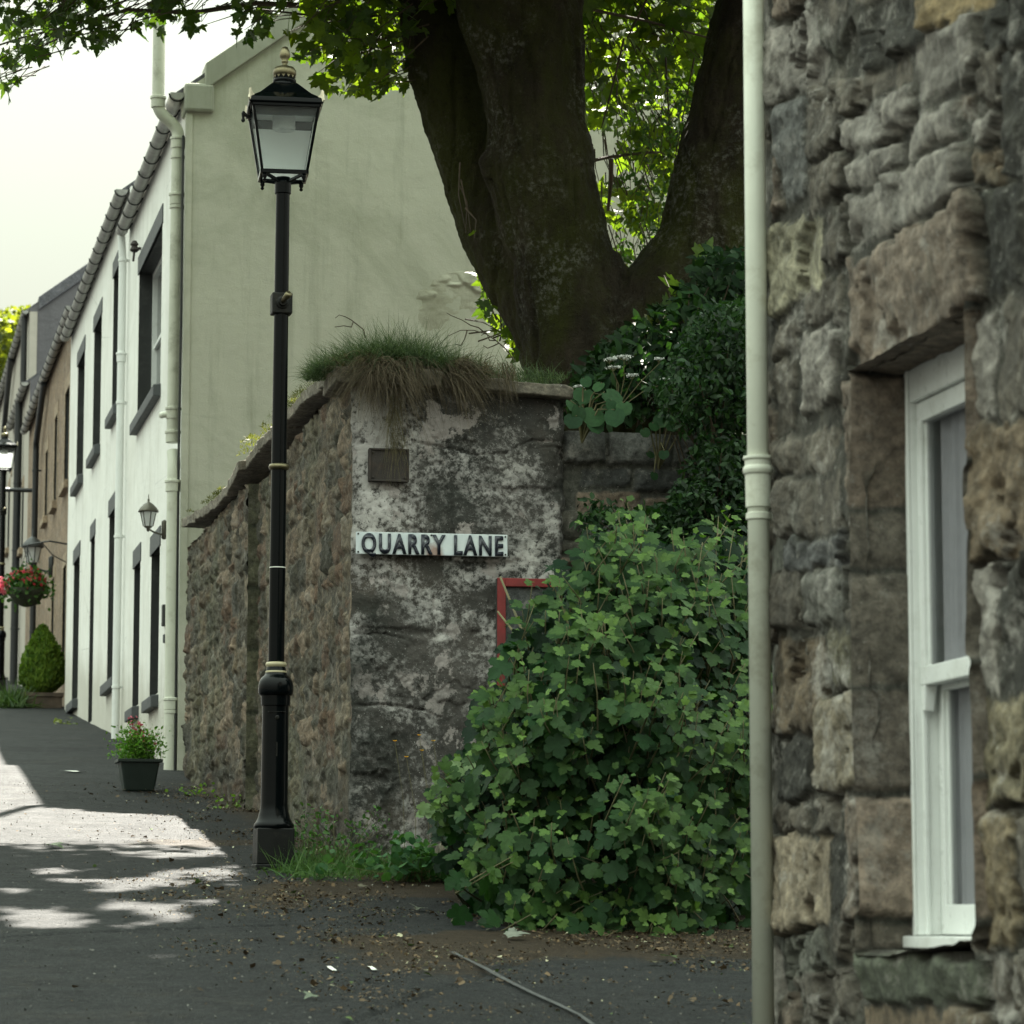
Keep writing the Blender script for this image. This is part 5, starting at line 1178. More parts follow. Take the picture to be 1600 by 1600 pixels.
# ================================================================ SYCAMORE
YT = 20.4
TREE = thing('sycamore_tree', 'big mossy sycamore with three dark trunks rising behind the garden wall', 'tree', (onY(930, 600, YT).x, YT, 3.95))
def trunk():
    s = YT/FPX*1.005
    L_ = [(650,-260,50),(660,-120,54),(674,0,60),(694,100,62),(722,200,62),(758,300,66),(808,400,72),(868,500,78),(915,600,86),(935,700,100)]
    Mm = [(770,-300,74),(790,-140,84),(805,0,100),(822,60,96),(827,100,90),(838,200,82),(842,250,90),(850,300,86),(877,400,82),(897,500,90),(925,600,100),(940,700,118)]
    Rr = [(1285,-300,80),(1250,-140,88),(1215,0,94),(1186,100,95),(1160,200,95),(1137,300,97),(1108,400,90),(1050,490,100),(985,590,110),(950,700,118)]
    M2 = [(905,-300,50),(880,-150,55),(860,-20,60),(840,80,66),(835,180,60)]
    m = MB()
    for pts, yo in ((L_, .62), (Mm, 0), (Rr, -.02), (M2, .05)):
        P = []; rr = []
        for x, y, r in pts:
            yy = YT+yo*(1-max(0, (y-300))/400); p = onY(x, y, yy); P.append(p); rr.append(r*s)
        # resample smoothly
        P = np.array([list(p) for p in P]); t = np.arange(len(P)); tt = np.linspace(0, len(P)-1, 60)
        P2 = np.stack([np.interp(tt, t, P[:, i]) for i in range(3)], 1); r2 = np.interp(tt, t, rr)
        ker = np.array([1, 2, 3, 2, 1])/9
        for i in range(3): P2[2:-2, i] = np.convolve(P2[:, i], ker, 'valid')
        m.tube([Vector(p) for p in P2], list(r2), 26)
    # burr on the middle stem
    for (x, y, r) in ((780, 255, 36), (935, 430, 50), (985, 520, 70), (1020, 600, 110)):
        c = onY(x, y, YT-.02); m.lathe(c-Vector((0, 0, r*s)), [(.01, 0), (r*s*.7, r*s*.3), (r*s, r*s), (r*s*.7, r*s*1.7), (.01, r*s*2)], 16)
    me = bpy.data.meshes.new('t'); me.from_pydata(m.v, [], m.f); o = bpy.data.objects.new('t', me); COL.objects.link(o)
    md = o.modifiers.new('r', 'REMESH'); md.mode = 'VOXEL'; md.voxel_size = .022
    sm = o.modifiers.new('s', 'SMOOTH'); sm.iterations = 6; sm.factor = .6
    bpy.context.view_layer.update()
    me2 = bpy.data.meshes.new_from_object(o.evaluated_get(bpy.context.evaluated_depsgraph_get())); bpy.data.objects.remove(o)
    n = len(me2.vertices); co = np.empty(n*3); me2.vertices.foreach_get('co', co); co = co.reshape(-1, 3)
    no = np.empty(n*3); me2.vertex_normals.foreach_get('vector', no); no = no.reshape(-1, 3)
    x, y, z = co.T
    d = .035*fbm(x*2.2, y*2.2, z*1.0, 301, 3)+.022*fbm(x*9, y*9, z*3.5, 302, 4, .6)+.018*fbm(x*26, y*26, z*12, 303, 4, .65)
    rid = np.abs(vn(x*7, y*7, z*1.3, 305)); d -= .02*sst(.12, .0, rid)
    co += no*d[:, None]; me2.vertices.foreach_set('co', co.reshape(-1)); me2.update()
    return link('trunk', me2, M['bark'], TREE, smooth=True)
trunk()
def in_frame(P, m=12): q = proj(P); return (q[:, 0] > -m) & (q[:, 0] < 1600+m) & (q[:, 1] > -m) & (q[:, 1] < 1600+m)
def shadow_xy(P):
    t = (P[:, 2]-GS*P[:, 1])/(SUNV.z-GS*SUNV.y); return P-t[:, None]*np.array(SUNV)
HOLES = [(15,1422,30,7),(75,1441,72,14),(190,1382,44,8),(268,1369,36,5),(190,1417,40,8),(240,1424,44,7),(262,1437,46,7),(202,1449,22,5),(300,1411,30,5),(345,1409,20,4),(255,1494,34,6),(372,1482,12,4),(90,1421,20,4),(75,1361,40,4),(235,1337,40,4),(328,1334,18,3),(345,1362,30,6),(20,1393,30,4),(128,1530,25,4),(300,1486,15,3),(430,1484,22,2.5),(15,1467,16,3),(140,1390,20,3),(100,1376,30,3),(250,1395,25,3)]
def lets_light(P):
    """crown points whose shade would fall where the photograph shows sun"""
    q = shadow_xy(P); s = proj(q); k = np.zeros(len(P), bool)
    k |= (q[:, 1] > 19.55+.12*vn(q[:, 0]*2, q[:, 1]*0, q[:, 1]*0, 9)) & (q[:, 0] < 2.9)
    for cx, cy, a, b in HOLES:
        dx = (s[:, 0]-cx)/(a*1.2+6); dy = (s[:, 1]-cy)/(b*1.15+3); k |= dx*dx+dy*dy < 1
    for (a, b, Yq, rad) in ((960,60,23,.7),(1040,80,23,.7),(980,180,23,.8),(1010,260,22.8,.8),(985,350,22.8,.8),(990,420,22.6,.7),(560,130,21.8,.6),(620,150,21.8,.6),(500,110,21.8,.5),(790,480,21.2,.5),(1020,500,19.1,.3)):
        Q = np.array(onY(a, b, Yq)); v = P-Q; t = v@np.array(SUNV); dd = np.linalg.norm(v-t[:, None]*np.array(SUNV), axis=1)
        k |= (t > .9) & (dd < rad)
    return k
# main limbs above the frame
lm = MB()
limbs = []
for (x, y, r, yy) in ((655,-260,48,YT+.22),(780,-300,80,YT),(1285,-300,80,YT),(905,-300,50,YT+.05)):
    p = onY(x, y, yy); limbs.append((p, r*YT/FPX))
tipsL = []
rngb = random.Random(5)
def grow(p, d, r, ln, lev):
    pts = [p]; q = p; dd = d.normalized(); nseg = 5
    for i in range(nseg):
        dd = (dd+Vector((rngb.uniform(-.22, .22), rngb.uniform(-.22, .22), rngb.uniform(-.08, .16)))).normalized(); q = q+dd*ln/nseg; pts.append(q)
    lm.tube(pts, [r*(1-.5*i/nseg) for i in range(nseg+1)], 8 if lev else 12)
    tipsL.append(q)
    if lev < 3:
        for k in range(3):
            j = rngb.randint(2, nseg); nd = (dd+Vector((rngb.uniform(-1, 1), rngb.uniform(-1, 1), rngb.uniform(-.3, .5)))).normalized()
            grow(pts[j], nd, r*.5, ln*.66, lev+1)
for (p, r) in limbs:
    out = Vector((p.x-4.4, 0, 2.2)); grow(p-Vector((0, 0, .05)), out+Vector((rngb.uniform(-.4, .4), rngb.uniform(-.4, .9), 0)), r*.95, 2.8, 0)
grow(limbs[0][0], Vector((-1.3, -.5, .9)), .13, 3.4, 1); grow(limbs[1][0], Vector((-1, -1.0, .8)), .13, 3.6, 1); grow(limbs[3][0], Vector((.3, -1.4, .9)), .13, 3.4, 1); grow(limbs[2][0], Vector((.6, -1.2, .7)), .13, 3.0, 1)
lm.build('limbs', M['bark'], TREE, smooth=True)
# crown out of sight: broad irregular mass that shades road and wall
N = 52000
nc = 420
cc = RNG.normal(size=(nc, 3)); cc /= np.linalg.norm(cc, axis=1)[:, None]; cc *= (RNG.random((nc, 1))**.33)*np.array((4.6, 5.2, 3.5)); cc += np.array((3.6, 20.6, 11.4))
ci = RNG.integers(0, nc, N); P = cc[ci]+RNG.normal(size=(N, 3))*np.array((.5, .5, .34))
P = P[P[:, 2] > 7.6]; P = P[~in_frame(P, 60)]; P = P[~lets_light(P)]
n = len(P); print('crown leaves', n)
cl = crown_col(n, (.025, .055, .012), (.05, .09, .018))
leaves('crown', SIMPLE, P, rdir(n, 1.4), rdir(n, -.3), RNG.uniform(.15, .24, n), cl, M['leafsyc'], TREE)

# crown that hangs into view: leaves on twigs, region by region
tw = MB()
def hang(regionfn, xr, yr, zr, ntw, perclus, size, cola, colb, name, jitter=.10, up=-.5, twig=True, mat='leafsyc', T=SYC, anchor=None, twr=.006):
    PP = []; 
    tries = 0
    while len(PP) < ntw and tries < ntw*60:
        tries += 1
        x = random.uniform(*xr); y = random.uniform(*yr)
        if not regionfn(x, y): continue
        Y = random.uniform(*zr); p = onY(x, y, Y); PP.append(p)
    pos = []; 
    for p in PP:
        if twig:
            a = p+Vector((random.uniform(.1, .5), random.uniform(-.1, .3), random.uniform(.12, .4))) if anchor is None else p+(Vector(anchor)-p).normalized()*random.uniform(.2, .45)+Vector((0, 0, random.uniform(-.05, .15)))
            mid = (a+p)/2+Vector((random.uniform(-.05, .05), 0, random.uniform(-.02, .06)))
            tw.tube([a, mid, p], [twr, twr*.7, twr*.35], 5)
            ln = [a, mid, p]
        for k in range(perclus):
            t = random.random(); b = (mid*(1-t)+p*t) if twig else p
            pos.append(tuple(b+Vector((random.gauss(0, jitter), random.gauss(0, jitter), random.gauss(0, jitter*.7)))))
    P = np.array(pos); n = len(P)
    q = proj(P); ok = np.array([regionfn(a, b) or b < 0 for a, b in q])
    if name == 'inner_foliage': ok &= RNG.random(len(P)) < .8
    if name == 'hanging_foliage': ok &= ~(lets_light(P) & (RNG.random(len(P)) < .75))
    P = P[ok]; n = len(P)
    nr = rdir(n, 1.1); nr[:, 1] -= .35
    ud = rdir(n, up)
    leaves(name, T, P, nr, ud, RNG.uniform(size*.55, size*1.15, n), crown_col(n, cola, colb), M[mat], TREE)
    print(name, n)
bx = [-60, 0, 18, 32, 60, 95, 130, 175, 205, 235, 265, 300, 340, 372, 400, 440, 470, 500, 540, 600, 640, 662]
by = [165, 160, 150, 112, 95, 75, 95, 98, 62, 62, 45, 50, 52, 72, 62, 40, 92, 140, 158, 160, 140, 100]
def top_region(x, y): return y < np.interp(x, bx, by)-6 and y > -60
g_a, g_b = (.022, .05, .012), (.055, .095, .02)
hang(lambda x, y: top_region(x, y) and x < 440 and vn(np.array([x*.02]), y*.03, 3.)[0] > -.25, (-60, 440), (-60, 165), (22.2, 25.5), 240, 5, .118, g_a, g_b, 'hanging_foliage', jitter=.09, mat='leafdark')
hang(lambda x, y: top_region(x, y) and x >= 420, (430, 680), (-60, 165), (20.6, 23), 165, 5, .14, g_a, g_b, 'hanging_foliage', jitter=.10)
# leaves between the stems
def mid_region(x, y):
    lx = np.interp(y, [0, 250, 320, 400, 440], [910, 912, 930, 958, 985]); rx = np.interp(y, [0, 100, 200, 300, 440], [1125, 1095, 1068, 1042, 1005])
    return lx-25 < x < rx+25 and y < 450
dens = lambda x, y: vn(np.array([x*.022]), y*.022, 7.)[0] > -.28-(.55 if y < 150 else 0)
hang(lambda x, y: mid_region(x, y) and dens(x, y), (890, 1130), (-60, 450), (21.4, 24.5), 300, 5, .15, g_a, g_b, 'inner_foliage', jitter=.10, anchor=(4.9, 22.5, 9))
hang(lambda x, y: mid_region(x, y) and x > 1000-.1*y and y > 100, (960, 1130), (60, 440), (20.9, 21.6), 75, 12, .055, (.03, .07, .02), (.06, .11, .025), 'creeper_foliage', jitter=.12, twr=.003, mat='leafivy', T=OVAL, anchor=(4.6, 21.2, 3.9))
hang(lambda x, y: 745+(560-y)*.0 < x < np.interp(y, [400, 560], [800, 850]) and 400 < y < 560 and x > np.interp(y, [400, 470, 560], [760, 750, 800]), (745, 850), (400, 560), (20.9, 21.6), 26, 4, .14, g_a, g_b, 'low_foliage', jitter=.06, anchor=(4.3, 21.0, 5.4))
hang(lambda x, y: 705 < x < 745 and 355 < y < 385, (705, 745), (355, 385), (20.2, 20.4), 4, 2, .10, g_a, g_b, 'sprig', jitter=.03, anchor=(3.9, 20.4, 6.3))
# shaded leaf layer just in front of the right stem
hang(lambda x, y: 1035 < x < 1165 and 395 < y < 500, (1035, 1165), (395, 500), (19.2, 19.5), 9, 2, .16, (.05, .1, .045), (.08, .14, .06), 'front_foliage', jitter=.05, anchor=(5.2, 19.9, 5.4))
for (x, y, x2, y2, r) in ((880,262,1010,238,.014),(1010,238,1050,245,.01),(955,250,950,330,.018),(975,60,940,200,.008),(1040,90,1050,330,.007),(1010,0,980,60,.01),(1085,90,1020,420,.006),(640,60,560,95,.008),(640,20,480,40,.01),(560,40,410,15,.01),(900,10,1110,60,.012)):
    a = onY(x, y, 21.3); b = onY(x2, y2, 21.5); mid = (a+b)/2+Vector((.02, .05, .03)); tw.tube([a, mid, b], [r, r*.85, r*.6], 6)
a = onY(690, -80, 22.3); pts = [a]
for i, (x, y) in enumerate(((600,-20),(500,10),(400,5),(300,20),(200,15),(110,40),(30,60),(-30,80))): pts.append(onY(x, y, 22.8+.3*i))
tw.tube(pts, [.03-.003*i for i in range(len(pts))], 8)
tw.build('twigs', M['twig'], TREE)

# ================================================================ FLOWERING CURRANT BUSH
def shrub():
    root = thing('currant_bush', 'large lobed leaf currant bush spreading in front of the lichened wall', 'bush', (3.55, 15.8, gz(15.8)))
    sil = [(1200,815),(1130,790),(1060,800),(1000,790),(960,735),(940,800),(900,820),(880,872),(832,902),(806,938),(790,985),(780,1040),(742,1066),(730,1090),(722,1150),(700,1180),(672,1225),(665,1290),(700,1320),(730,1340),(760,1400),(800,1455),(850,1480),(1000,1480),(1200,1490)]
    sil = np.array(sil, float)
    st = MB(); P = []; Nn = []; U_ = []; Sz = []; Cc = []
    def add_leaf(p, nrm, up, s, c): P.append(tuple(p)); Nn.append(tuple(nrm)); U_.append(tuple(up)); Sz.append(s); Cc.append(c)
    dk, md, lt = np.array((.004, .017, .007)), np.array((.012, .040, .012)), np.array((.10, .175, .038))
    def depthY(x, y):      # front surface of the bush: bulges towards the lane
        cx, cy = 985, 1230; r = min(1, math.hypot((x-cx)/340, min(0, y-cy)/480)); return .75*max(0, float(vn(np.array([x*.013]), y*.013, 2.5)[0]))+14.08+2.2*(1-math.sqrt(max(0, 1-r*r)))
    k = 0; tries = 0
    root_pts = [Vector((3.35+.25*i, 15.9+random.uniform(-.3, .4), gz(15.9))) for i in range(5)]
    while k < 640 and tries < 20000:
        tries += 1
        x = random.uniform(650, 1290); y = random.uniform(730, 1490)
        sd_ = poly_sdf(np.array([min(x, 1195.)]), np.array([y]), [tuple(q) for q in sil])[0]
        if sd_ > -2-26*max(0, float(vn(np.array([x*.03]), y*.03, 6.)[0])): continue
        if sd_ < -40 and random.random() < .15: continue
        lay = random.random()
        Y = depthY(x, y)+(0 if lay < .55 else random.uniform(.15, 1.1))+random.gauss(0, .06)
        Y = min(Y, 17.75)
        tip = onY(x, y, Y)
        if tip.z < gz(Y)+.03: continue
        k += 1
        bp = root_pts[random.randrange(5)]
        out = Vector((tip.x-bp.x, tip.y-bp.y, 0)); 
        d = (Vector((random.gauss(0, .3), -.35+random.gauss(0, .3), 1.0))+out*.45).normalized()
        if y > 1330 or x < 740: d = (Vector((-.5 if x < 800 else random.gauss(0, .4), -.7, .35))).normalized()
        L_ = random.uniform(.22, .42); a = tip-d*L_; side = d.orthogonal().normalized()
        pts = [a-Vector((0, 0, .06))+(bp-a).normalized()*.15, a, tip-d*L_*.5+side*random.gauss(0, .012), tip]
        st.tube(pts, [.0055, .0045, .0035, .0018], 5)
        nl = random.randint(7, 10); ang = random.uniform(0, 6.28); fresh = random.random()**.6
        for j in range(nl):
            t = j/(nl-1); base = tip-d*(L_*(1-t)); ang += 2.4
            r = d.orthogonal().normalized(); r = Matrix.Rotation(ang, 3, d) @ r
            pet = r*random.uniform(.03, .075)*(1-.6*t)+d*.02
            up = (r*1.0+d*(-.25+1.0*t**3)+Vector((0, -.25, -.35*(1-t)))).normalized()
            nrm = (d*.7+Vector((0, -.55, .55))+Vector((random.gauss(0, .25), random.gauss(0, .25), random.gauss(0, .25))))
            s = random.uniform(.062, .135)*(1-.66*t**2.2)
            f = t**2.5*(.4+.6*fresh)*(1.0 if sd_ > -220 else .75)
            c = (md*(1-f)+lt*f) if lay < .6 else (dk*(1-.6*f)+md*.6*f)  # leaves further back get darker colours, inner shade painted in
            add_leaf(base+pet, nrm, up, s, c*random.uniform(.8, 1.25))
    # inner fill, leaves coloured near black as the bush's inner shade
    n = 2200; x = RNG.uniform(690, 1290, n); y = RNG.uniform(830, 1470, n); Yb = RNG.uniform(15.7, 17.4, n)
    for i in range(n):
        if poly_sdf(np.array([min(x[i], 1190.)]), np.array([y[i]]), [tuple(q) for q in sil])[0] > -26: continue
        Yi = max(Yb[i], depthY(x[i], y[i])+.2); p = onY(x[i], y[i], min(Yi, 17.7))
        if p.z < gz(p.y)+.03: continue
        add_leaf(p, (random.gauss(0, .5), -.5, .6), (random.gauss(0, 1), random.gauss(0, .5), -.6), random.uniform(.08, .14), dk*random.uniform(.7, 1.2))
    # the pale shoot group sticking out low on the left
    for (x, y, s) in ((698,1195,.105),(722,1216,.12),(745,1222,.11),(690,1240,.1),(716,1262,.115),(677,1262,.1),(742,1250,.1),(700,1285,.1),(730,1290,.11),(665,1255,.07),(760,1235,.09),(712,1240,.08)):
        p = onY(x, y, 15.35+random.uniform(0, .2)); add_leaf(p, (random.gauss(-.2, .2), -.7, .6), (random.gauss(-.4, .5), -.1, random.gauss(-.1, .5)), s, np.array((.17, .25, .12))*random.uniform(.85, 1.15))
        st.tube([p, p+Vector((.06, .05, -.03)), p+Vector((.25, .2, -.12))], [.002, .003, .004], 5)
    for b_ in root_pts:
        for j in range(5):
            tpt = onY(random.uniform(760, 1200), random.uniform(900, 1300), random.uniform(15.6, 16.8)); mid = (b_+tpt)/2+Vector((random.uniform(-.1, .1), random.uniform(-.1, .1), .1))
            st.tube([b_-Vector((0, 0, .05)), mid, tpt], [.016, .011, .005], 6)
    st.build('stems', M['twiggreen'], root, smooth=True)
    leaves('foliage', CUR, P, Nn, U_, Sz, Cc, M['leafcur'], root); print('bush leaves', len(P))
shrub()

# ================================================================ GREENERY ALONG THE RETAINING WALL
def mass(name, label, cat, poly, Yr, n, T, size, ca, cb, mat, stems=30, base=None, clump=90, spread=.1, up=-.2):
    poly = [tuple(map(float, q)) for q in poly]; xs_, ys_ = zip(*poly)
    C_ = []
    while len(C_) < clump:
        x = random.uniform(min(xs_), max(xs_)); y = random.uniform(min(ys_), max(ys_))
        if poly_sdf(np.array([x]), np.array([y]), poly)[0] < -4: C_.append(onY(x, y, random.uniform(*Yr)))
    root = thing(name, label, cat, base if base is not None else tuple(C_[0]))
    C2 = np.array([list(c) for c in C_]); ci = RNG.integers(0, clump, n); P = C2[ci]+RNG.normal(size=(n, 3))*np.array((spread, spread, spread*.8))
    q = proj(P); ok = poly_sdf(q[:, 0], q[:, 1], poly) < 4; P = P[ok]; n = len(P)
    nr = rdir(n, .9); nr[:, 1] -= .5
    br = (.65+.7*RNG.random(clump))[ci[ok]][:, None]
    leaves('foliage', T, P, nr, rdir(n, up), RNG.uniform(size*.6, size*1.2, n), crown_col(n, ca, cb)*br, M[mat], root)
    m = MB(); b0 = Vector(base if base is not None else C_[0])
    for i in range(stems):
        c = C_[i % clump]; b = b0+Vector((random.uniform(-.3, .3), random.uniform(-.1, .1), 0)); m.tube([b, (b+c)/2+Vector((random.gauss(0, .08), 0, random.gauss(.05, .08))), c], [.012, .008, .003], 5)
    m.build('stems', M['twig'], root)
    return root
mass('hawthorn_hedge', 'dense small leaved hawthorn climbing over the retaining wall beside the cream downpipe', 'hedge', [(1250,440),(1150,470),(1090,480),(1050,560),(1010,600),(1040,660),(1085,690),(1065,745),(1040,790),(1010,795),(960,790),(900,780),(905,830),(960,860),(1080,900),(1250,900)], (17.2, 18.0), 15000, OVAL, .052, (.007, .024, .010), (.026, .062, .018), 'leafivy', 60, (5.2, 18.0, 2.9), 230, .085)
mass('elder_bush', 'dark leafy elder between the sycamore stems and the hedge', 'bush', [(1250,380),(1100,400),(1060,470),(1000,500),(960,530),(890,590),(885,640),(1010,660),(1250,660)], (18.6, 19.8), 5200, OVAL, .10, (.006, .02, .008), (.022, .052, .018), 'leafcur', 30, (5.0, 19.2, 4.0), 110, .13)
# broad round leaves flopping over the wall
def butterbur(label, spots, Y, sz):
    c = onY(*spots[0][:2], Y); root = thing('butterbur', label, 'plant', tuple(c-Vector((0, -.1, .25))))
    P = []; N_ = []; U = []; S_ = []; m = MB()
    for (x, y, s) in spots:
        p = onY(x, y, Y+random.uniform(-.08, .1)); P.append(tuple(p)); N_.append((random.gauss(0, .25), -.75, .65)); U.append((random.gauss(0, .5), -.35, -.8)); S_.append(s*.8)
        m.tube([c-Vector((0, -.1, .3)), (c+p)/2+Vector((0, .05, -.05)), p], [.006, .005, .003], 5)
    leaves('foliage', ROUND, P, N_, U, S_, crown_col(len(P), (.014, .045, .018), (.03, .075, .028)), M['leafcur'], root); m.build('stems', M['twiggreen'], root)
butterbur('broad round leaves spilling over the wall end by the coping stone', [(915,608,.14),(945,612,.17),(930,640,.16),(905,635,.13),(960,640,.15),(890,625,.12),(925,655,.14),(955,625,.12),(900,650,.12),(975,628,.13),(940,598,.1),(912,590,.09)], 17.85, 1)
butterbur('few round bright leaves on top of the dark retaining wall', [(1035,650,.1),(1055,658,.1),(1020,660,.08),(1012,706,.07),(1038,704,.08),(1022,738,.07),(1070,668,.1),(1095,672,.09),(1005,670,.08)], 17.95, 1)
# cow parsley umbels
c = onY(965, 640, 18.3); root = thing('cow_parsley', 'white flowered cow parsley in front of the sycamore base', 'wild flower', tuple(c))
m = MB(); P = []
for (x, y, r) in ((975,556,.06),(952,560,.04),(958,572,.045),(988,585,.03),(905,603,.03),(1037,592,.03),(1030,560,.02)):
    t = onY(x, y, 18.2); m.tube([c, (c+t)/2+Vector((.02, 0, .02)), t-Vector((0, 0, .03))], [.004, .003, .002], 5)
    for i in range(12):
        a = random.uniform(0, 6.28); rr = r*math.sqrt(random.random()); e = t+Vector((math.cos(a)*rr, math.sin(a)*rr, -.15*rr)); m.tube([t-Vector((0, 0, .03)), e], .0012, 3)
        for j in range(12): P.append(tuple(e+Vector((random.gauss(0, .006), random.gauss(0, .006), random.gauss(0, .002)))))
n = len(P); leaves('flowers', ROUND, P, rdir(n, 2), rdir(n), RNG.uniform(.006, .011, n), crown_col(n, (.6, .62, .6), (.75, .76, .72), .1), M['petal'], root); m.build('stems', M['twiggreen'], root)
# a shoot of sunlit sycamore leaves low by the fork
def shoot(label, pts, Y, size, ca, cb, T=SYC, mat='leafsyc', name='sycamore_seedling'):
    b = onY(pts[0][0], pts[0][1]+60, Y+.1); root = thing(name, label, 'seedling', tuple(b)); m = MB(); P = [onY(x, y, Y+random.uniform(-.03, .03)) for x, y in pts]
    for p in P: m.tube([b, (b+p)/2+Vector((.01, 0, .02)), p], [.004, .003, .002], 5)
    n = len(P); nr = np.stack([RNG.normal(0, .3, n), RNG.normal(-.4, .2, n), RNG.normal(.8, .2, n)], 1); ud = np.stack([RNG.normal(0, 1, n), RNG.normal(-.6, .2, n), RNG.normal(-.3, .3, n)], 1)
    leaves('foliage', T, [tuple(p) for p in P], nr, ud, RNG.uniform(size*.8, size*1.2, n), crown_col(n, ca, cb), M[mat], root); m.build('stem', M['twiggreen'], root)
shoot('young sycamore shoot catching sun at the fork of the big tree', [(1010,492),(1028,498),(1040,508),(1000,505),(1018,520),(1033,522)], 19.1, .09, (.03, .055, .01), (.05, .075, .015))

# ================================================================ GRASS ON THE WALL TOP
def wall_grass():
    n = 10500
    x = np.concatenate([RNG.normal(620, 72, int(n*.75)), RNG.uniform(500, 880, n-int(n*.75))]); x = np.clip(x, 492, 880)
    edge = onY(0, 0, YC)
    X = np.array([onY(a, 585, YC+.1).x for a in x]); Y = YC+RNG.uniform(-.08, .42, n); Z = np.full(n, ZWT+.055)+.05*np.exp(-((x-620)/70)**2)
    hgt = np.interp(x, [490, 530, 580, 640, 700, 760, 820, 880], [.14, .24, .31, .33, .28, .2, .16, .12])*RNG.uniform(.4, 1.15, n)
    d = np.stack([RNG.normal(-.25, .55, n), RNG.normal(-.25, .5, n), RNG.uniform(.5, 1.3, n)], 1)
    tag(blades('wall_top_grass', np.stack([X, Y, Z], 1), d, hgt*1.15, RNG.uniform(.0012, .0024, n), RNG.uniform(.1, .95, n), crown_col(n, (.03, .062, .025), (.10, .14, .065)), M['grass'], seg=5), 'green grass tuft growing along the coping of the wall end', 'grass', kind='stuff')
    # dead grass hanging over the edge
    n = 3600; nc = 40
    cx_ = np.concatenate([RNG.normal(598, 30, 18), RNG.normal(712, 26, 14), RNG.uniform(505, 800, 8)]); cx_ = np.clip(cx_, 498, 800); ci = RNG.integers(0, nc, n)
    cdir = np.stack([RNG.normal(.05, .5, nc)+(cx_ > 690)*.5-(cx_ < 560)*.45, RNG.normal(-.35, .25, nc), RNG.normal(-.35, .5, nc)], 1); cl_ = RNG.uniform(.4, 1.15, nc)
    x = cx_[ci]+RNG.normal(0, 7, n)
    X = np.array([onY(a, 585, YC-.1).x for a in x]); Y = YC-.1+RNG.uniform(-.06, .08, n); Z = np.full(n, ZWT+.05)+RNG.uniform(-.05, .08, n)
    ln = np.interp(x, [500, 540, 580, 620, 650, 700, 730, 800], [.10, .16, .26, .36, .22, .33, .28, .10])*cl_[ci]*RNG.uniform(.3, 1.05, n)
    d = cdir[ci]+RNG.normal(size=(n, 3))*.33
    m = MB
    tag(blades('hanging_dead_grass', np.stack([X, Y, Z], 1), d, ln, RNG.uniform(.001, .0022, n), RNG.uniform(.35, 1.0, n), crown_col(n, (.04, .032, .018), (.17, .135, .095)), M['grass'], seg=6), 'brown dead grass hanging down over the wall end', 'dead grass', kind='stuff')
    # long wisp trailing past the iron plate
    n = 160; X = np.full(n, onY(616, 640, YC-.08).x)+RNG.normal(0, .022, n)
    tag(blades('trailing_dead_grass', np.stack([X, np.full(n, YC-.09), ZWT-.05-RNG.uniform(0, .3, n)], 1), np.stack([RNG.normal(0, .28, n), RNG.normal(-.05, .08, n), -np.ones(n)], 1), RNG.uniform(.1, .32, n), RNG.uniform(.0009, .0018, n), RNG.uniform(0, .2, n), crown_col(n, (.08, .07, .035), (.16, .14, .08)), M['grass'], seg=5), 'long wisp of dead grass trailing over the rusty iron plate', 'dead grass', kind='stuff')
    n = 1500; X = X0-.07+RNG.uniform(-.1, .2, n); Y = YC+RNG.uniform(.1, 2.6, n)**1.2; Z = ZWT+.02+0*X
    prY = np.interp(Y, ys_cop, zs_cop)
    tag(blades('side_coping_grass', np.stack([X, Y, prY+.02], 1), rdir(n, 1.2), RNG.uniform(.04, .13, n), RNG.uniform(.001, .002, n), RNG.uniform(.2, .9, n), crown_col(n, (.06, .09, .03), (.15, .14, .07)), M['grass']), 'short dry grass along the coping on the street side of the wall', 'grass', kind='stuff')
    # moss cushions on the coping
    n = 9000; X = X0+RNG.uniform(-.15, .35, n); Y = YC+RNG.uniform(-.1, 8.5, n); Z = np.interp(Y, ys_cop, zs_cop)+.018+.015*RNG.random(n); k = fbm(X*5, Y*3, X*0, 71, 3) > .02
    tag(blades('coping_moss', np.stack([X, Y, Z], 1)[k], rdir(int(k.sum()), 1.5), RNG.uniform(.015, .04, int(k.sum())), RNG.uniform(.003, .006, int(k.sum())), RNG.uniform(0, .3, int(k.sum())), crown_col(int(k.sum()), (.06, .07, .015), (.14, .14, .04)), M['grass'], seg=2), 'yellow green moss cushions on the street side coping', 'moss', kind='stuff')
prof = [(290,838),(300,815),(330,800),(350,786),(370,766),(385,735),(400,700),(420,690),(450,660),(480,633),(510,606),(545,590)]
pts_ = [(onX(x, y, X0-.05).y, onX(x, y, X0-.05).z) for x, y in prof][::-1]; ys_cop = [p[0] for p in pts_]; zs_cop = [p[1]+.03 for p in pts_]
wall_grass()
# bare twigs
def bare_twig(label, paths, Y):
    b = onY(*paths[0][0], Y); root = None; m = MB()
    for p in paths: 
        P = [onY(x, y, Y+random.uniform(-.03, .03)) for x, y in p]; m.tube(P, [max(.0012, .0042-.0028*i/len(P)) for i in range(len(P))], 6)
    o = m.build('bare_twig', M['twig'], None, smooth=True); tag(o, label, 'twig')
bare_twig('small forked bare twig left of the grass tuft on the wall', [[(571,528),(568,515),(558,507),(549,500),(540,495),(530,492),(524,497)],[(552,503),(549,511),(537,509),(523,511)]], YC+.1)
bare_twig('longer bare branching twig over the grass right of the tuft', [[(806,566),(790,545),(775,532),(760,522),(740,516),(720,516),(700,525),(684,541)],[(760,522),(748,512),(735,508),(722,500),(705,493),(698,489)],[(775,532),(765,532),(760,520),(752,524)],[(730,516),(726,530),(720,540),(712,538)],[(780,536),(772,540),(762,544),(755,540)]], YC+.15)
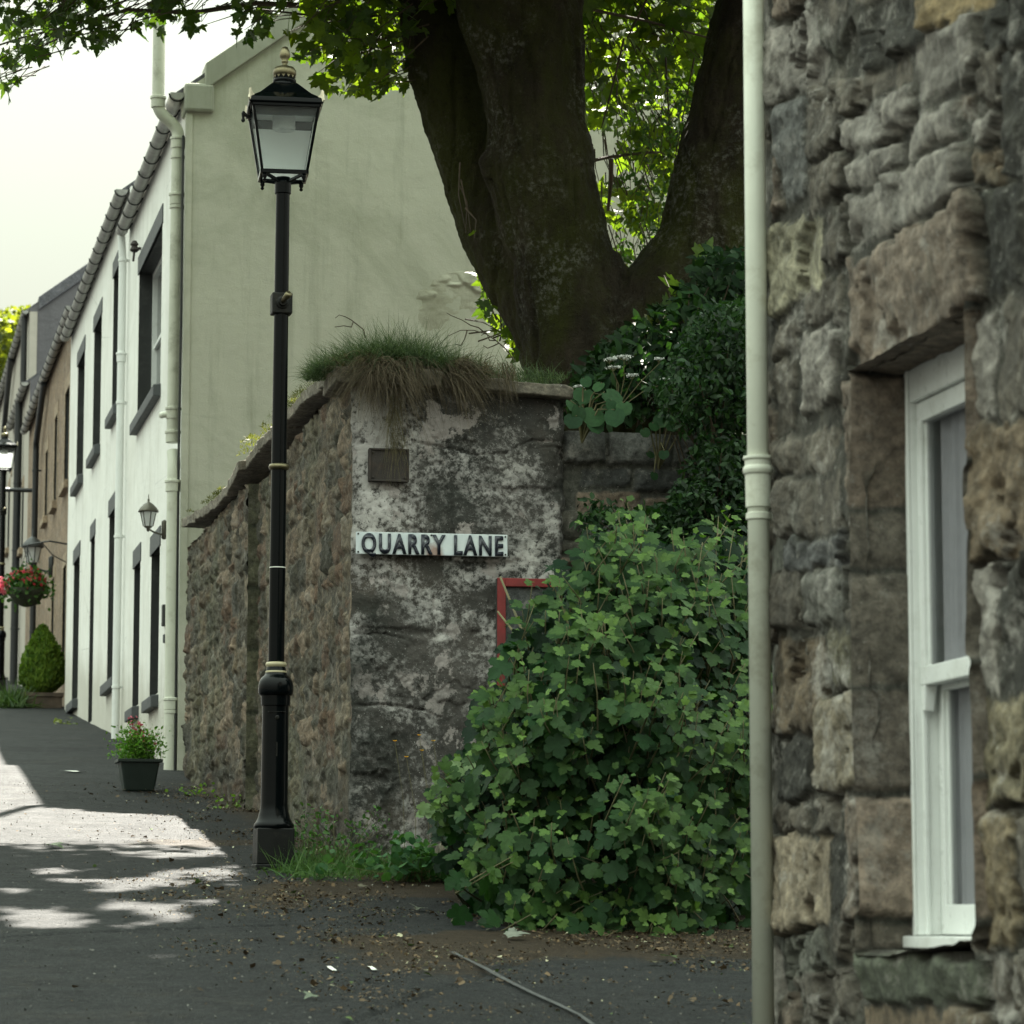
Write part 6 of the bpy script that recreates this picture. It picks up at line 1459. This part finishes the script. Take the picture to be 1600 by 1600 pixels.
# ivy / moss patch on retaining wall, weeds at the foot
n = 2600; cxs = RNG.choice([472, 500, 530, 560, 600, 640, 670], n); px_ = cxs+RNG.normal(0, 18, n); Yw = RNG.uniform(16.9, 17.95, n)
X = np.array([ (ray(a, 1350)*(b/ray(a, 1350).y)).x for a, b in zip(px_, Yw)]); X = np.where(X > X0-.02, X, X)
Yw = np.where(X < X0, Yw+.6*RNG.random(n), Yw)
tag(blades('foot_grass', np.stack([X, Yw, gz(Yw)], 1), rdir(n, 1.6), RNG.uniform(.07, .26, n), RNG.uniform(.0018, .004, n), RNG.uniform(.1, .9, n), crown_col(n, (.03, .08, .02), (.08, .15, .04)), M['grass'], seg=5), 'tufts of green grass growing at the foot of the wall corner', 'grass', kind='stuff')
def weed(label, x, y, r, n, T, size, ca, cb, name='weed', hgt=.25):
    g = onG(x, y); root = thing(name, label, 'weed', (g.x, g.y, gz(g.y))); m = MB(); P = []
    for i in range(max(6, n//9)):
        t = Vector((g.x+random.gauss(0, r), g.y+random.gauss(0, r*.6), gz(g.y)+random.uniform(.3, 1)*hgt)); m.tube([(g.x+random.gauss(0, r*.5), g.y, gz(g.y)-.01), t], [.003, .0015], 4)
        for j in range(9): P.append(tuple(t+Vector((random.gauss(0, .035), random.gauss(0, .035), random.gauss(-.03, .04)))))
    k = len(P); leaves('foliage', T, P, rdir(k, 1.5), rdir(k, .1), RNG.uniform(size*.6, size*1.2, k), crown_col(k, ca, cb), M['leafcur'], root); m.build('stems', M['twiggreen'], root)
weed('feathery cleavers and weeds growing at the foot of the wall beside the lamp post', 520, 1355, .14, 330, OVAL, .035, (.035, .09, .03), (.08, .16, .05), hgt=.34)
weed('low leafy weeds at the foot of the wall under the currant bush', 640, 1378, .2, 300, ROUND, .05, (.025, .075, .03), (.06, .13, .045), hgt=.2)
weed('small green seedlings at the foot of the wall behind the lamp post', 372, 1262, .1, 40, ROUND, .03, (.1, .2, .03), (.16, .26, .05), hgt=.08)
weed('tiny seedlings by the wall near the cream soil pipe', 312, 1243, .08, 24, ROUND, .025, (.1, .2, .03), (.16, .26, .05), hgt=.07)
weed('small weeds at the base of the white house corner further up', 103, 1135, .1, 40, ROUND, .04, (.1, .14, .04), (.2, .22, .08), hgt=.08)
# buttercups
for i, (x, y, w_) in enumerate((('655', 1149, 'upper'), ('635', 1183, 'lowest left'), ('617', 1158, 'left small'), ('677', 1158, 'upper right'), ('659', 1173, 'middle small'), ('675', 1237, 'low right'), ('777', 1210, 'right near pale leaves'))):
    p = onY(float(x), y, 17.6); b = Vector((p.x+.06, 17.6, gz(17.6))); root = thing('buttercup', 'small yellow buttercup on a thin stem, %s of the wall foot flowers' % w_, 'flower', tuple(b), 'buttercups in front of the wall')
    m = MB(); m.tube([b, (b+p)/2+Vector((.02, 0, .03)), p], .0016, 4); m.build('stem', M['twiggreen'], root)
    n = 6; a = np.arange(n)*2*np.pi/n; leaves('petals', ROUND, np.tile(np.array(p), (n, 1)), np.stack([np.cos(a)*-.5, np.sin(a)*-.5-.3, np.ones(n)], 1), np.stack([np.cos(a), np.sin(a)-.2, .5+0*a], 1), np.full(n, .014), crown_col(n, (.75, .42, .01), (.8, .5, .02), .05), M['petal'], root)

# ================================================================ LITTER ON THE GROUND
def litter():
    n = 150000
    X = RNG.uniform(.6, 4.8, n); Y = 10.6+RNG.random(n)**1.0*15.5
    # thick along the wall foot and lane mouth, sparse on the open road
    near = np.exp(-np.clip(X0-X-.1, 0, 9)/.30)
    lane = sst(1.25, 2.3, X+.22*fbm(X*1.3, Y*1.3, X*0, 88, 4)*3-.0)*sst(10.6, 13.2, Y+.8*fbm(X, Y, X*0, 89, 3))*sst(18.2, 16.0, Y)*.9
    pr = np.maximum(near*(Y > 17)*.95, lane)*sst(-.35, .25, fbm(X*2.2, Y*2.2, X*0, 90, 4))+.004
    k = (RNG.random(n) < pr) & ~((X > X0-.02) & (Y > 18.05)); X, Y = X[k], Y[k]; n = len(X)
    P = np.stack([X, Y, gz(Y)+.008+RNG.random(n)*.008], 1)
    sz = RNG.choice([.006, .010, .016, .03], n, p=[.42, .36, .18, .04])*RNG.uniform(.7, 1.3, n)
    cb = crown_col(n, (.03, .02, .011), (.13, .09, .05)); g = RNG.random(n) < .06; cb[g] = crown_col(int(g.sum()), (.28, .27, .17), (.42, .4, .28)); g = RNG.random(n) < .03; cb[g] = (.07, .11, .03)
    o = leaves('leaf_litter', SIMPLE, P, rdir(n, 2.6), rdir(n)*np.array((1, 1, .25)), sz, cb, M['litter']); tag(o, 'brown leaf litter and chaff scattered along the wall foot and lane', 'leaf litter', kind='stuff'); print('litter', n)
    n = 2200; X = RNG.uniform(.0, 3.4, n); Y = RNG.uniform(10.6, 26, n); P = np.stack([X, Y, gz(Y)+.006], 1)
    m = RNG.random(n); cb = crown_col(n, (.05, .05, .048), (.16, .155, .14))
    o = leaves('grit', ROUND, P, rdir(n, 1), rdir(n), RNG.uniform(.004, .011, n), cb, M['litter']); tag(o, 'loose grit and small chips scattered over the road', 'grit', kind='stuff')
litter()
for i, (x, y, s, c, lab) in enumerate(((792,1469,.10,(.42,.46,.38),'large pale fallen leaf on the litter beside the currant bush'),(655,1424,.08,(.3,.33,.25),'pale torn leaf lying on the litter left of the bush'),(1040,1500,.09,(.16,.24,.1),'green fallen leaf near the foot of the bush'),(490,1561,.06,(.35,.42,.3),'small pale leaf on the dark road near the bottom of the picture'),(78,1324,.10,(.1,.2,.06),'green fallen leaf on the shade edge of the sunlit road'),(1018,1508,.07,(.38,.36,.2),'yellowed leaf by the foot of the bush near the front'),(560,1389,.05,(.3,.28,.2),'small dry leaf in front of the grass at the wall corner'))):
    p = onG(x, y); o = leaves('fallen_leaf', SYC, [(p.x, p.y, gz(p.y)+.016)], [(.15, -.3, 1)], [(random.gauss(0, 1), random.gauss(0, 1), .12)], [s], [tuple(.45*q for q in c)], M['petal']); tag(o, lab, 'leaf', 'fallen leaves on the ground')
# chalky surveyor's bracket marks and pale scraps on the road, and the pale edge line of a patch
m = MB()
def strip(m, pts, w_, lift=.012):
    V = []
    for i, (x, y) in enumerate(pts):
        p = onG(x, y); a = Vector(onG(*pts[max(i-1, 0)])); b = Vector(onG(*pts[min(i+1, len(pts)-1)])); d = (b-a); d.z = 0; d.normalize(); s = Vector((-d.y, d.x, 0))*w_
        ww = random.uniform(.7, 1.2)
        V += [tuple(p+s*ww+Vector((0, 0, lift))), tuple(p-s*ww+Vector((0, 0, lift)))]
    m.add(V, [(2*i, 2*i+1, 2*i+3, 2*i+2) for i in range(len(pts)-1)])
strip(m, [(514,1514),(517,1517),(523,1521)], .012); o = m.build('road_marking', M['tape'], None); tag(o, kind='structure')
m = MB(); strip(m, [(577,1514),(581,1516),(585,1520)], .010); tag(m.build('road_marking', M['tape'], None), kind='structure')
m = MB(); strip(m, [(706,1491),(730,1503),(760,1518),(790,1535),(830,1555),(870,1573),(905,1590),(935,1612)], .010); tag(m.build('concrete_edge_strip', paint('pale concrete edging', (.045, .047, .047), .9, var=.4, bump=.003, scale=40), None), kind='structure')
m = MB(); strip(m, [(110,1206),(120,1208),(134,1208)], .05); tag(m.build('road_marking', M['tape'], None), kind='structure')
